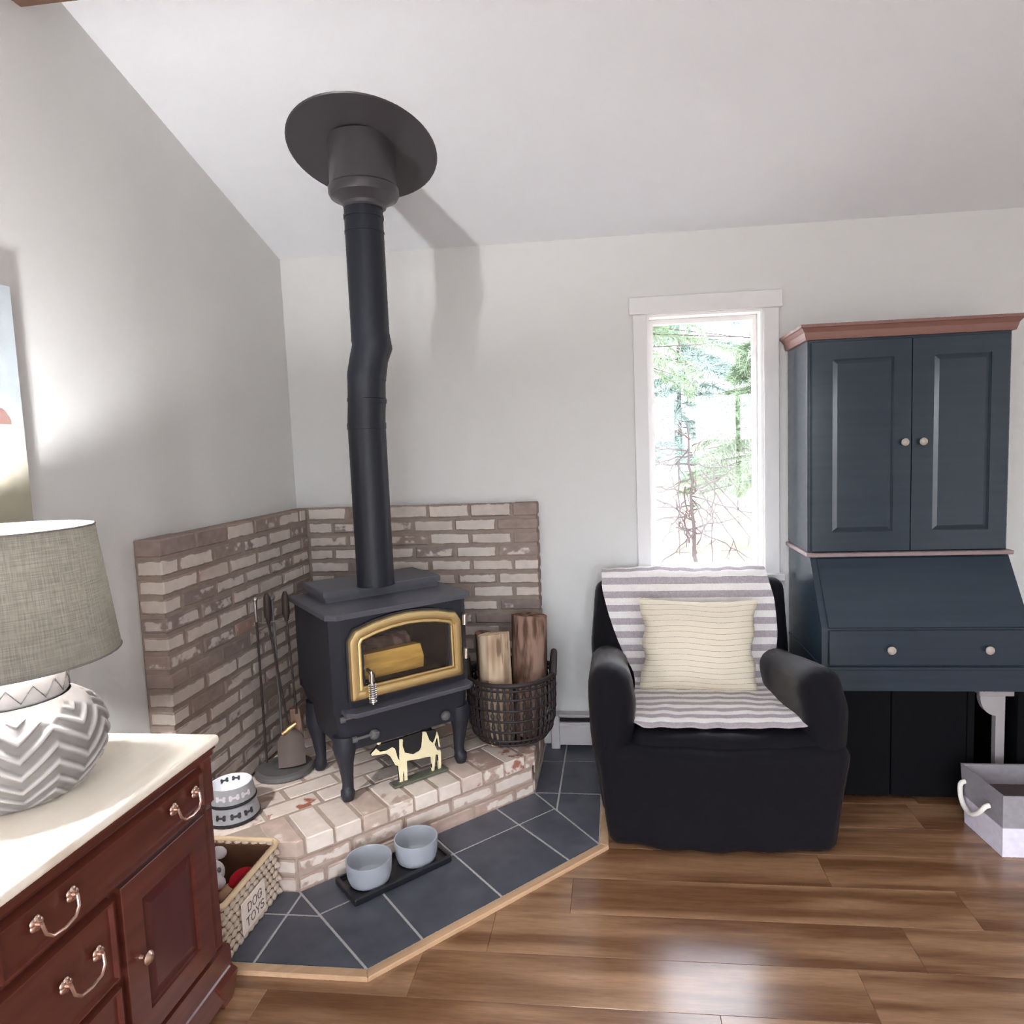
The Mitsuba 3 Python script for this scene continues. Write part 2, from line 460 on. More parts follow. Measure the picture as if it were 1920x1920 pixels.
part(w, 'pane', trimesh.Trimesh([(WX0 + 0.03, 0.095, WZ0 + 0.03), (WX1 - 0.03, 0.095, WZ0 + 0.03), (WX1 - 0.03, 0.095, WZ1 - 0.03), (WX0 + 0.03, 0.095, WZ1 - 0.03)], [(0, 1, 2), (0, 2, 3)], process=False), 'window_glass')
# windows behind the camera
def plain_window(x0, x1, y0, y1, z0, z1, axis, bars):
    w = struct(f'window_{WN[0]}'); WN[0] += 1
    t = 0.05
    def bx(a, b, c, d):
        return box(a, b, y0, y1, c, d, 0.004) if axis == 'x' else box(x0, x1, a, b, c, d, 0.004)
    A, B = (x0, x1) if axis == 'x' else (y0, y1)
    for a, b, c, d in [(A, A + t, z0, z1), (B - t, B, z0, z1), (A + t, B - t, z0, z0 + t), (A + t, B - t, z1 - t, z1)]:
        part(w, 'frame', bx(a, b, c, d), 'window_sash')
    for k in range(1, bars + 1):
        c = A + (B - A) * k / (bars + 1)
        part(w, 'mullion', bx(c - 0.03, c + 0.03, z0 + t, z1 - t), 'window_sash')
    mx, my = (x0 + x1) / 2, (y0 + y1) / 2
    q = [(A + t, my, z0 + t), (B - t, my, z0 + t), (B - t, my, z1 - t), (A + t, my, z1 - t)] if axis == 'x' else [(mx, A + t, z0 + t), (mx, B - t, z0 + t), (mx, B - t, z1 - t), (mx, A + t, z1 - t)]
    part(w, 'pane', trimesh.Trimesh(q, [(0, 1, 2), (0, 2, 3)], process=False), 'window_glass')
WN = [2]
for h in RW: plain_window(h[0], h[1], RY - 0.09, RY - 0.03, h[4], h[5], 'x', 1)
for h in LW: plain_window(-0.09, -0.03, h[2], h[3], h[4], h[5], 'y', 1)

# a timber beam under the ceiling, running out of the left wall
solo('ceiling_beam', 'dark brown timber beam under the sloped ceiling at the top left corner', 'beam',
     sweep_profile_x([(-1.50, 2.88), (-1.50, HC + SL * 1.50 - 0.002), (-1.62, HC + SL * 1.62 - 0.002), (-1.62, 2.88)], 0.001, RX - 0.001), 'beam_wood')

# unseen fill lamps added behind the camera to brighten the room
for i, x in enumerate((1.5, 3.8)):
    t = thing('added_fill_lamp', ('added round fill lamp nearer the left wall, unseen behind the viewer', 'added round fill lamp nearer the right wall, unseen behind the viewer')[i], 'lamp', 'added fill lamps')
    yl = -4.6
    zl = ZR + (yl - RIDGE) * SL - 0.03
    Mx = frame((x, yl, zl), (1, 0, 0), (0, math.cos(math.atan(SL)), math.sin(math.atan(SL))), (0, -math.sin(math.atan(SL)), math.cos(math.atan(SL))))
    part(t, 'rim', moved(lathe([(0.0, 0.03), (0.21, 0.03), (0.21, -0.03), (0.19, -0.03), (0.19, 0.0), (0, 0.0)], 36), Mx), 'paint_trim')
    k = part(t, 'diffuser', moved(lathe([(0.0, -0.045), (0.09, -0.04), (0.15, -0.03), (0.188, -0.012)], 36), Mx), 'lamp_bulb', True, **{})
    scene[k]['emitter'] = {'type': 'area', 'radiance': rgb((FILL_LAMP * 0.97, FILL_LAMP, FILL_LAMP * 1.02))}
    V, F, N = meshkit.WRITTEN[scene[k]['filename']][:3]

# ------------------------------------------------------------------ tile pad in front of the hearth
A, B = np.array([1.28, -0.512]), np.array([0.522, -1.243])
PA, PB = np.array([1.616, -0.912]), np.array([0.913, -1.618])
DW = 0.036
dv = (B - A) / np.linalg.norm(B - A); nv = np.array([-dv[1], dv[0]])
if nv[1] > 0: nv = -nv
pad = thing('tile_pad', 'dark slate tile pad with oak edging on the floor around the brick hearth', 'tile pad')
outer = sg.Polygon([(0.0, 0.0), (0, PB[1]), tuple(PB), tuple(PA), (PA[0], 0.0)])
inner = sg.Polygon([(0.0, 0.0), (0, PB[1] + DW), (PB[0] - DW * 0.42, PB[1] + DW), (PA[0] - DW, PA[1] + DW * 0.42), (PA[0] - DW, 0.0)])
hpoly = sg.Polygon([(0.0, 0.0), (0, B[1]), tuple(B), tuple(A), (A[0], 0.0)])
part(pad, 'grout_bed', ext(inner.difference(hpoly.buffer(-0.01)), 0.0085, 0.0005), 'grout')
ip = np.array(inner.exterior.coords)
ipB, ipA = np.array([PB[0] - DW * 0.42, PB[1] + DW]), np.array([PA[0] - DW, PA[1] + DW * 0.42])
for q in ([(0, PB[1]), tuple(PB), tuple(ipB), (0, PB[1] + DW)], [tuple(PB), tuple(PA), tuple(ipA), tuple(ipB)], [tuple(PA), (PA[0], 0), (PA[0] - DW, 0), tuple(ipA)]):
    part(pad, 'edging', prism(sg.Polygon(q).buffer(-0.0004), 0.0, 0.014, 0.003), 'oak_trim')
W1, TZ, S0 = 0.166, 0.3106, 0.207
zones = {'d': sg.Polygon([tuple(A), tuple(B), tuple(ipB), tuple(ipA)]), 'l': sg.Polygon([tuple(B), (0, B[1]), (0, ipB[1]), tuple(ipB)]), 'r': sg.Polygon([tuple(A), (A[0], 0), (ipA[0], 0), tuple(ipA)])}
def tiles(zone, cells):
    for c in cells:
        q = c.intersection(zone)
        if q.is_empty or q.geom_type != 'Polygon' or q.area < 0.0006: continue
        q = q.buffer(-0.0042, join_style=2)
        if q.is_empty or q.geom_type != 'Polygon' or q.area < 0.0004: continue
        m = prism(q.convex_hull, 0.0005, 0.0115, 0.0015)
        part(pad, 'tile', m, 'slate', uv=np.tile([[rng.random(), rng.random()]], (len(m.vertices), 1)))
def dcell(s0, s1, w0, w1):
    return sg.Polygon([tuple(A + dv * s + nv * w) for s, w in ((s0, w0), (s1, w0), (s1, w1), (s0, w1))])
tiles(zones['d'], [dcell(S0 + (k - 1) * TZ, S0 + k * TZ, a, b) for k in range(-1, 6) for a, b in ((0, W1), (W1, W1 + TZ + 0.2))])
tiles(zones['l'], [sg.box(x0, y0, x0 + (2 * TZ if x0 > 0.5 else TZ), y1) for x0 in (0.535 - 2 * TZ, 0.535 - TZ, 0.535) for y0, y1 in ((-1.7, -1.362), (-1.362, -1.2))])
tiles(zones['r'], [sg.box(x0, y0, x1, y0 + (2 * TZ if y0 < -0.9 else TZ)) for y0 in (-0.515 - 2 * TZ, -0.515, -0.515 + TZ) for x0, x1 in ((1.2, 1.392), (1.392, 1.7))])

# ------------------------------------------------------------------ raised brick hearth
hz = thing('brick_hearth', 'raised whitewashed brick hearth with a cut corner under the wood stove', 'hearth')
CO, HB, HL = 0.0677, 0.0535, 0.200
core = hpoly.buffer(-0.007, join_style=2)
part(hz, 'mortar', ext(core, 0.1955, 0.0005), 'hearth_mortar')
def brick_uv(m, X):
    V = np.array(m.vertices); a = V @ X; b = V[:, 2]
    f = lambda q: 0.01 + 0.98 * (q - q.min()) / max(q.max() - q.min(), 1e-6)
    return np.c_[rng.randrange(100) + f(a), rng.randrange(100) + f(b)]
def hb(poly, z0, z1, r1=None, r2=None, nm='brick'):
    poly = poly.convex_hull
    m = prism(poly, z0, z1, 0.004)
    m.vertices = m.vertices + np.array([[rng.uniform(-.0012, .0012), rng.uniform(-.0012, .0012), 0]])
    if z1 > 0.15: uv = np.tile([[rng.randrange(100) + 0.5, rng.randrange(100) + 0.5]], (len(m.vertices), 1))
    else: uv = brick_uv(m, np.array([dv[0], dv[1], 0]))
    part(hz, nm, m, 'hearth_brick', uv=uv)
LD = np.linalg.norm(B - A)
for c in range(2):     # stretcher courses along the cut corner and the two short sides
    z0 = 0.006 + c * CO
    s = -0.1 + (0.1076 if c else 0.0)
    while s < LD:
        a, b = max(s, 0.003), min(s + HL, LD - 0.003)
        if b - a > 0.03: hb(sg.Polygon([tuple(A + dv * a), tuple(A + dv * b), tuple(A + dv * b - nv * 0.09), tuple(A + dv * a - nv * 0.09)]).intersection(hpoly.buffer(0.004)), z0, z0 + HB, None, None)
        s += HL + 0.012
    for x0 in (0.0, 0.21, 0.42):
        hb(sg.box(x0 + 0.004, B[1], min(x0 + 0.2, B[0] - 0.012), B[1] + 0.07), z0, z0 + HB)
    for y0 in (A[1] + 0.02, A[1] + 0.235):
        hb(sg.box(A[0] - 0.08, y0 + (0.04 if c else 0), A[0], min(y0 + 0.2, -0.105)), z0, z0 + HB)
# top course: a row of headers along the edge, stretchers behind
zt0, zt1 = 2 * CO + 0.006, 0.2
clip = hpoly.buffer(0.005, join_style=2).difference(sg.box(-0.1, -1.2, 0.106, 0.1).union(sg.box(-0.1, -0.106, 1.4, 0.1)))
s = 0.0
while s < LD + 0.1:
    q = sg.Polygon([tuple(A + dv * a + nv * w) for a, w in ((s - 0.05, 0.006), (s + 0.046, 0.006), (s + 0.046, -HL), (s - 0.05, -HL))]).intersection(clip)
    if q.area > 0.003 and q.geom_type == 'Polygon': hb(q, zt0, zt1 + rng.uniform(-.004, .0), rng.choice([0.1, 0.3, 0.5, 0.7, 0.9]), rng.uniform(0.45, 0.95))
    s += 0.108
for j in range(8):
    w0 = -HL - 0.012 - j * 0.108
    s = -0.6 + (0.1 if j % 2 else 0)
    while s < LD + 0.6:
        q = sg.Polygon([tuple(A + dv * a + nv * w) for a, w in ((s, w0), (s + HL, w0), (s + HL, w0 - 0.096), (s, w0 - 0.096))]).intersection(clip)
        if q.area > 0.002 and q.geom_type == 'Polygon': hb(q, zt0, zt1 + rng.uniform(-.004, .0), rng.uniform(0, .7), rng.uniform(0.1, 0.75))
        s += HL + 0.012

# ------------------------------------------------------------------ brick facing of the two walls
sz_ = thing('brick_surround', 'whitewashed brick facing in the corner behind the black wood stove', 'brick wall')
TB, BW, BL, BH = 0.1, 1.287, 1.242, 1.283
mort = cat(box(0.0008, TB - 0.0055, -BL + 0.004, -0.0008, 0.2, BH - 0.004), box(TB - 0.01, BW - 0.006, -TB + 0.0055, -0.0008, 0.2, BH - 0.004))
part(sz_, 'mortar', mort, 'mortar')
def face_brick(o, X, N, L, z0, z1, depth, full_end=False):
    """one brick: its face in the plane o + X*s, facing N; slightly worn outline"""
    j = lambda a: rng.uniform(-a, a)
    z = np.array([0, 0, 1.0]); pr = rng.uniform(-0.0035, 0.0035)
    pts = []
    for s, zz in ((0, z0), (L, z0), (L, z1), (0, z1)):
        sx, sz2 = (1 if s == 0 else -1), (1 if zz == z0 else -1)
        b = o + X * s + z * zz + X * j(.0025) + z * j(.0025)
        pts += [b - N * depth, b - N * 0.006 + N * pr, b + X * sx * 0.006 + z * sz2 * 0.005 + N * pr]
    for t in (0.33, 0.66):
        for zz, sg_ in ((z0, 1), (z1, -1)):
            b = o + X * L * t + z * (zz + j(.003))
            pts += [b - N * 0.006 + N * pr, b + z * sg_ * 0.005 + N * pr]
    m = hull(pts)
    part(sz_, 'brick', m, 'brick', uv=brick_uv(m, X))
for c in range(16):
    z0 = 0.2 + c * CO + 0.006; z1 = z0 + HB
    if c == 15: z1 = BH
    half = c % 2
    # left wall, from its free end towards the corner; the end brick shows its header too
    y0 = -BL
    L = HL if half else 0.0956
    m = box(0.002, TB + rng.uniform(-.003, .003), y0, y0 + L, z0, z1, 0.005)
    part(sz_, 'brick', m, 'brick', uv=brick_uv(m, np.array([0.7, 0.7, 0])))
    y0 += L + 0.012
    while y0 < -TB - 0.03:
        L = min(HL, -TB - 0.006 - y0)
        if L > 0.03: face_brick(np.array([TB, y0, 0]), np.array([0, 1.0, 0]), np.array([1.0, 0, 0]), L, z0, z1, 0.05)
        y0 += HL + 0.0152
    # back wall, from its free end towards the corner
    x0 = BW
    L = HL if not half else 0.12
    m = box(x0 - L, x0, -TB + rng.uniform(-.003, .003), -0.002, z0, z1, 0.005)
    part(sz_, 'brick', m, 'brick', uv=brick_uv(m, np.array([1.0, 0, 0])))
    x0 -= L + 0.012
    while x0 > TB + 0.03:
        L = min(HL, x0 - TB - 0.006)
        if L > 0.03: face_brick(np.array([x0 - L, -TB, 0]), np.array([1.0, 0, 0]), np.array([0, -1.0, 0]), L, z0, z1, 0.05)
        x0 -= HL + 0.012

# ------------------------------------------------------------------ wood stove (local: x to its right, y to its back, z up)
aS = math.radians(42)
SU, SB = np.array([math.cos(aS), math.sin(aS), 0]), np.array([-math.sin(aS), math.cos(aS), 0])
MS = frame((0.599, -0.971, 0.0), SU, SB, (0, 0, 1))
def sp(m): return moved(m, MS)
st = thing('wood_stove', 'black cast iron wood stove with a brass arched glass door', 'stove')
def oct_(x0, x1, y0, y1, cf, cb=0.01):
    return sg.Polygon([(x0 + cf, y0), (x1 - cf, y0), (x1, y0 + cf), (x1, y1 - cb), (x1 - cb, y1), (x0 + cb, y1), (x0, y1 - cb), (x0, y0 + cf)])
XC = 0.27
DO = [(0.024, 0.608), (0.026, 0.845), (0.052, 0.884), (0.13, 0.906), (0.2, 0.917), (XC, 0.921), (0.34, 0.917), (0.41, 0.906), (0.488, 0.884), (0.514, 0.845), (0.516, 0.608)]
DI = [(0.092, 0.650), (0.090, 0.838), (0.130, 0.860), (0.2, 0.874), (XC, 0.878), (0.34, 0.874), (0.41, 0.860), (0.450, 0.838), (0.448, 0.650)]
def front_ext(outline, y0, y1):
    """extrude an (x, z) outline from y0 to y1"""
    m = ext(outline if isinstance(outline, sg.base.BaseGeometry) else sg.Polygon(outline), y1 - y0)
    V = np.array(m.vertices)
    m.vertices = np.c_[V[:, 0], V[:, 2] + y0, V[:, 1]]
    m.invert()
    return m
body = mani(ext(oct_(-0.028, 0.566, -0.03, 0.45, 0.035), 0.375, 0.56)) - mani(box(0.06, 0.48, -0.1, 0.36, 0.63, 0.89))
part(st, 'firebox', sp(tri(body)), 'stove_black')
part(st, 'lining', sp(cat(box(0.061, 0.479, 0.34, 0.359, 0.631, 0.889), box(0.061, 0.479, 0.0, 0.34, 0.631, 0.64), box(0.061, 0.075, 0.0, 0.34, 0.64, 0.889), box(0.465, 0.479, 0.0, 0.34, 0.64, 0.889))), 'firebrick')
part(st, 'base', sp(hull([(x, y, 0.561) for x, y in oct_(-0.022, 0.56, -0.024, 0.44, 0.03).exterior.coords] + [(x, y, 0.408) for x, y in oct_(-0.004, 0.544, -0.022, 0.29, 0.03).exterior.coords])), 'stove_black')
part(st, 'top_plate', sp(prism(oct_(-0.045, 0.583, -0.047, 0.47, 0.035), 0.931, 0.952, 0.004)), 'stove_black_lit')
part(st, 'cooktop', sp(cat(prism(oct_(0.03, 0.545, 0.19, 0.475, 0.01), 0.952, 0.976, 0.002), prism(oct_(0.022, 0.553, 0.182, 0.48, 0.012), 0.974, 1.0, 0.005))), 'stove_black_lit')
part(st, 'ash_lip', sp(prism(oct_(-0.005, 0.545, -0.105, 0.0, 0.03), 0.562, 0.578, 0.004)), 'stove_black_lit')
door = part(st, 'door', sp(front_ext(sg.Polygon(DO).buffer(0.006).difference(sg.Polygon(DI).buffer(0.004)), -0.046, -0.030)), 'stove_black')
def smooth_ring(outer_pts, rad_in, prof, n=160):
    """ring of a given (inset, y) profile around a polygon"""
    P = sg.Polygon(outer_pts).buffer(-0.012).buffer(0.012)
    loops = []
    base = P.exterior
    c = np.array(P.centroid.coords[0])
    for ins, y in prof:
        e = P.buffer(-ins, join_style=1).exterior
        pts = []
        ts = np.linspace(0, 1, n, endpoint=False)
        for t in ts:
            q = base.interpolate(t, normalized=True)
            r = e.interpolate(e.project(q))
            pts.append((r.x, y, r.y))
        loops.append(pts)
    V = np.array(loops).reshape(-1, 3); F = []
    k = len(prof)
    for i in range(k):
        for j in range(n):
            a, b = i * n + j, i * n + (j + 1) % n
            c2, d = ((i + 1) % k) * n + (j + 1) % n, ((i + 1) % k) * n + j
            F += [(a, b, c2), (a, c2, d)]
    m = trimesh.Trimesh(V, np.array(F), process=False)
    if m.volume < 0: m.invert()
    return m
rg = smooth_ring(DO, 0, [(0.0, -0.046), (0.0, -0.052), (0.006, -0.061), (0.020, -0.064), (0.034, -0.061), (0.038, -0.056), (0.042, -0.058), (0.047, -0.058), (0.051, -0.054), (0.052, -0.046)])
part(door, 'brass_frame', sp(rg), 'brass', 35, label='polished brass arched door frame')
gd = sg.Polygon(DI).buffer(0.008)
gm = trimesh.creation.triangulate_polygon(gd, engine='earcut')
part(door, 'glass', sp(trimesh.Trimesh(np.c_[gm[0][:, 0], np.full(len(gm[0]), -0.041), gm[0][:, 1]], gm[1], process=False)), 'stove_glass')
# coiled spring handle
hx = 0.098
coil = [(hx + 0.012 * math.cos(t) + 0.0, -0.088 + 0.012 * math.sin(t), 0.60 + 0.075 * (t / (2 * PI * 9))) for t in np.linspace(0, 2 * PI * 9, 110)]
part(door, 'handle', sp(cat(tube([(hx, -0.088, 0.595), (hx, -0.088, 0.725)], 0.006, 8), tube(coil, 0.0045, 6), tube([(hx, -0.088, 0.685), (hx, -0.088, 0.715)], 0.012, 10), tube([(hx, -0.088, 0.72), (hx + 0.0, -0.046, 0.72)], 0.007, 8))), 'steel', 40, label='coiled steel spring handle')
for z in (0.70, 0.845):
    part(door, 'hinge', sp(cat(tube([(0.53, -0.055, z - 0.022), (0.53, -0.055, z + 0.022)], 0.0125, 10), tube([(0.528, -0.05, z), (0.528, -0.028, z)], 0.006, 8))), 'steel', 40)
for x, z, L in ((-0.012, 0.545, 0.07), (0.03, 0.455, 0.10)):
    part(st, 'air_control', sp(cat(tube([(x, -0.04, z), (x + L, -0.045, z + 0.004)], 0.006, 8), tube([(x - 0.004, -0.04, z), (x + 0.012, -0.04, z)], 0.012, 8))), 'grey_iron', 40)
for x, z in ((0.115, 0.452), (0.43, 0.445)):
    part(st, 'damper_knob', sp(tri(m3.Manifold.sphere(0.021, 20).scale([1, 0.8, 1]).translate([x, -0.035, z]))), 'grey_iron', True)
for x, y in ((0.0, 0.0), (0.525, 0.0), (0.0, 0.36), (0.525, 0.36)):
    s = -1 if x < 0.2 else 1
    f = -1 if y < 0.2 else 1
    secs = [(0.46, 0.047, 0), (0.415, 0.046, 0.004), (0.385, 0.038, 0.005), (0.35, 0.030, 0.003), (0.30, 0.0245, 0.0), (0.262, 0.022, -0.002), (0.244, 0.023, 0.0), (0.237, 0.028, 0.002), (0.218, 0.027, 0.003), (0.2005, 0.020, 0.003)]
    z1 = 0.46 if y < 0.2 else 0.51
    part(st, 'leg', sp(tube([(x + 0.012 * (-s) + o * s, y + 0.012 * (-f) * (1 if y < .2 else 1.5) + o * f, z if z < 0.45 else z1) for z, r, o in secs], [r for z, r, o in secs], 12)), 'stove_black', 40)
# a log inside the stove
lg = sg.Polygon([(0.0, 0.0), (0.10, 0.004), (0.112, 0.05), (0.10, 0.088), (0.02, 0.098), (-0.008, 0.05)])
lm = ext(lg, 0.27); V = np.array(lm.vertices); lm.vertices = np.c_[V[:, 2] + 0.12, V[:, 0] + 0.07, V[:, 1] + 0.641]
solo('stove_firewood', 'yellow split log lying behind the stove door glass', 'log', sp(lm), 'stove_log')
lm2 = tube([(0.13, 0.23, 0.70), (0.39, 0.25, 0.71)], 0.058, 10)
solo('stove_firewood', 'dark brown log lying behind the yellow log in the stove', 'log', sp(lm2), 'bark', 40)

# ------------------------------------------------------------------ stove pipe
pp = thing('stove_pipe', 'black stove pipe rising with a slight offset from the stove to the sloped ceiling', 'stove pipe')
lo, up = np.array([0.658, -0.672]), np.array([0.693, -0.665])
R = 0.077
def ring_tube(stations, n=40):
    """stations: (x, y, z, r, tilt dx per dz) rings"""
    p = [(x, y, z) for x, y, z, r in stations]
    return tube(p, [r for *_, r in stations], n)
part(pp, 'lower_pipe', ring_tube([(lo[0], lo[1], 1.0005, R + 0.002), (lo[0], lo[1], 1.006, R + 0.002), (lo[0], lo[1], 1.0065, R), (lo[0], lo[1], 1.655, R), (lo[0], lo[1], 1.656, R + 0.0025), (lo[0], lo[1], 1.68, R + 0.0025)]), 'pipe_black', 40)
mid = lo + (up - lo) * 0.5
mA, mB = lo + (up - lo) * 0.18, lo + (up - lo) * 0.72
part(pp, 'elbow', ring_tube([(lo[0], lo[1], 1.66, R), (lo[0], lo[1], 1.69, R), (mA[0], mA[1], 1.765, R), (mA[0], mA[1], 1.7652, R + 0.003), (mA[0] + .001, mA[1], 1.78, R + 0.003), (mA[0] + .001, mA[1], 1.7802, R)]), 'pipe_black', 25)
part(pp, 'elbow', ring_tube([(mA[0], mA[1], 1.775, R), (mA[0] + 0.004, mA[1], 1.86, R), (mA[0] + 0.005, mA[1], 1.861, R + 0.002), (mA[0] + 0.006, mA[1], 1.875, R + 0.002), (mB[0], mB[1], 1.945, R), (up[0] + 0.006, up[1], 1.99, R + 0.004), (up[0], up[1], 2.03, R + 0.002)]), 'pipe_black', 25)
part(pp, 'upper_pipe', ring_tube([(up[0], up[1], 2.02, R), (up[0], up[1], 2.44, R), (up[0], up[1], 2.441, R + 0.002), (up[0], up[1], 2.448, R + 0.002), (up[0], up[1], 2.449, R), (up[0], up[1], 2.497, R), (up[0], up[1], 2.498, R + 0.003), (up[0], up[1], 2.51, R + 0.003), (up[0], up[1], 2.511, R), (up[0], up[1], 2.56, R)]), 'pipe_black', 40)
cx, cy = up[0] + 0.008, up[1] - 0.003
part(pp, 'ceiling_collar', lathe([(0.0, 2.535), (0.078, 2.535), (0.084, 2.54), (0.088, 2.552), (0.108, 2.568), (0.132, 2.578), (0.139, 2.592), (0.139, 2.612), (0.134, 2.617), (0.132, 2.622), (0.132, 2.80)], 56, (cx, cy, 0)), 'collar_black', 30)
th = math.atan(SL)
cz0 = HC - SL * (-0.66)
MF = frame((0.702, -0.655, HC + SL * 0.655), (1, 0, 0), (0, math.cos(th), -math.sin(th)), (0, math.sin(th), math.cos(th)))
part(pp, 'flange', moved(lathe([(0.0, -0.004), (0.291, -0.004), (0.296, -0.001), (0.296, -0.0005), (0, -0.0005)], 72), MF), 'collar_black', 30)

# ------------------------------------------------------------------ fireplace tools
ts = thing('tool_stand', 'dark iron fireplace tool stand with round base left of the stove', 'tool stand')
rt, tv = np.array([0.8776, 0.4794, 0]), np.array([0.4794, -0.8776, 0])
TC = np.array([0.225, -0.735, 0])
def tp(s, z, f=0.0): return TC + rt * s + tv * f + np.array([0, 0, z])
part(ts, 'base', lathe([(0, 0.2005), (0.118, 0.2005), (0.122, 0.208), (0.118, 0.222), (0.104, 0.228), (0.09, 0.222), (0.03, 0.224), (0.0, 0.23)], 40, TC), 'grey_iron', 35)
part(ts, 'pole', cat(tube([tp(0, 0.222), tp(-0.002, 0.95)], 0.006, 10), tri(m3.Manifold.sphere(0.013, 16).translate(tp(-0.002, 0.962).tolist()))), 'grey_iron', 40)
part(ts, 'crossbar', tube([tp(-0.066, 0.868, 0.0), tp(-0.05, 0.862, 0.012), tp(0.0, 0.862, 0.008), tp(0.06, 0.860, 0.012), tp(0.075, 0.866, 0.012)], 0.0045, 8), 'grey_iron', 40)
def tool(nm, label, catg, s, f, zt, zb, handle, extra=None, hm='dark_iron', lean=0.0):
    k = thing(nm, label, catg)
    part(k, 'shaft', tube([tp(s, zt, f), tp(s + lean, zb, f)], 0.0048, 8), 'dark_iron', 40)
    if handle: part(k, 'handle', tube([tp(s - lean * 0.0, zt - 0.005, f), tp(s, zt + 0.03, f), tp(s, zt + 0.10, f), tp(s, zt + 0.122, f)], [0.007, 0.016, 0.014, 0.007], 10), hm, 40)
    if extra is not None: part(k, *extra)
    return k
k = tool('fire_poker', 'thin iron poker with a small knob hanging left on the tool stand', 'poker', -0.068, 0.012, 0.875, 0.26, False)
part(k, 'knob', cat(tri(m3.Manifold.sphere(0.011, 14).translate(tp(-0.068, 0.965, 0.012).tolist())), tube([tp(-0.068, 0.87, 0.012), tp(-0.068, 0.96, 0.012)], [0.005, 0.008], 8)), 'steel', 40)
part(k, 'hook', tube([tp(-0.068, 0.30, 0.012), tp(-0.045, 0.325, 0.012), tp(-0.03, 0.33, 0.012)], [0.005, 0.005, 0.002], 8), 'dark_iron', 40)
def scoop():
    V, F = [], []
    nx, nz = 12, 12
    for i in range(nx + 1):
        for j in range(nz + 1):
            u, v = i / nx * 2 - 1, j / nz
            w = 0.055 * (1 - max(0, (v - 0.55) / 0.45) ** 2.2 * 0.75)
            V.append(tp(0.032 + u * w, 0.235 + 0.155 * v, 0.050 - 0.03 * v - 0.012 * u * u))
    for i in range(nx):
        for j in range(nz):
            a = i * (nz + 1) + j
            F += [(a, a + nz + 1, a + nz + 2), (a, a + nz + 2, a + 1)]
    m = trimesh.Trimesh(V, F)
    th_ = m.copy(); th_.vertices = m.vertices - tv * 0.003; th_.invert()
    return cat(m, th_)
k = tool('fire_shovel', 'iron shovel with a rounded blade and dark handle on the tool stand', 'shovel', -0.022, 0.015, 0.865, 0.39, True, ('blade', scoop(), 'scoop_iron', True), lean=0.05)
part(k, 'socket', tube([tp(0.0, 0.375, 0.024), tp(0.028, 0.395, 0.022), tp(0.058, 0.412, 0.02)], [0.008, 0.012, 0.008], 10), 'brass', 40, label='brass socket')
k = tool('fire_brush', 'dark handled hearth brush hanging right on the tool stand', 'brush', 0.05, 0.014, 0.865, 0.45, True, lean=0.014)
part(k, 'bristles', hull([tp(0.05 + a, 0.47, 0.0 + b) for a in (-.012, .025) for b in (-.02, .006)] + [tp(0.058 + a, 0.33, b - 0.01) for a in (-.022, .03) for b in (-.03, .01)]), 'bark')

# ------------------------------------------------------------------ log basket and logs
BC = np.array([1.165, -0.335, 0])
lb = thing('log_basket', 'dark open weave log basket with loop handles beside the stove', 'basket')
prof = [(0.118, 0.2005), (0.160, 0.215), (0.186, 0.245), (0.200, 0.30), (0.206, 0.38), (0.207, 0.46), (0.205, 0.51)]
pz = np.array([q[1] for q in prof]); pr_ = np.array([q[0] for q in prof])
def br(z): return float(np.interp(z, pz, pr_))
part(lb, 'bottom', lathe([(0, 0.2005), (0.118, 0.2005), (0.120, 0.208), (0, 0.21)], 40, BC), 'basket_wire')
strands = []
NS = 44
for i in range(NS):
    for dn in (-1, 1):
        a = 2 * PI * i / NS
        zs = np.linspace(0.203, 0.508, 12)
        strands.append(tube([BC + np.array([br(z) * math.cos(a + dn * 0.035 * math.sin((z - 0.2) / 0.047 * PI)), br(z) * math.sin(a + dn * 0.035 * math.sin((z - 0.2) / 0.047 * PI)), z]) for z in zs], 0.0042, 5))
part(lb, 'weave', cat(*strands), 'basket_wire', 40, kind='stuff')
for z in (0.222, 0.25, 0.295, 0.345, 0.395, 0.445, 0.485):
    part(lb, 'hoop', tube([BC + np.array([(br(z) + .001) * math.cos(a), (br(z) + .001) * math.sin(a), z]) for a in np.linspace(0, 2 * PI, 49)], 0.0055, 6), 'basket_wire', 40)
part(lb, 'rim', tube([BC + np.array([0.205 * math.cos(a), 0.205 * math.sin(a), 0.51]) for a in np.linspace(0, 2 * PI, 61)], 0.011, 8), 'basket_wire', 40)
for a0 in (0.15, PI + 0.15):
    part(lb, 'loop_handle', tube([BC + np.array([0.207 * math.cos(a0 + t * 0.3), 0.207 * math.sin(a0 + t * 0.3), 0.503 + 0.092 * (1 - abs(t) ** 2.6)]) for t in np.linspace(-1, 1, 19)], 0.014, 8), 'basket_wire', 40)
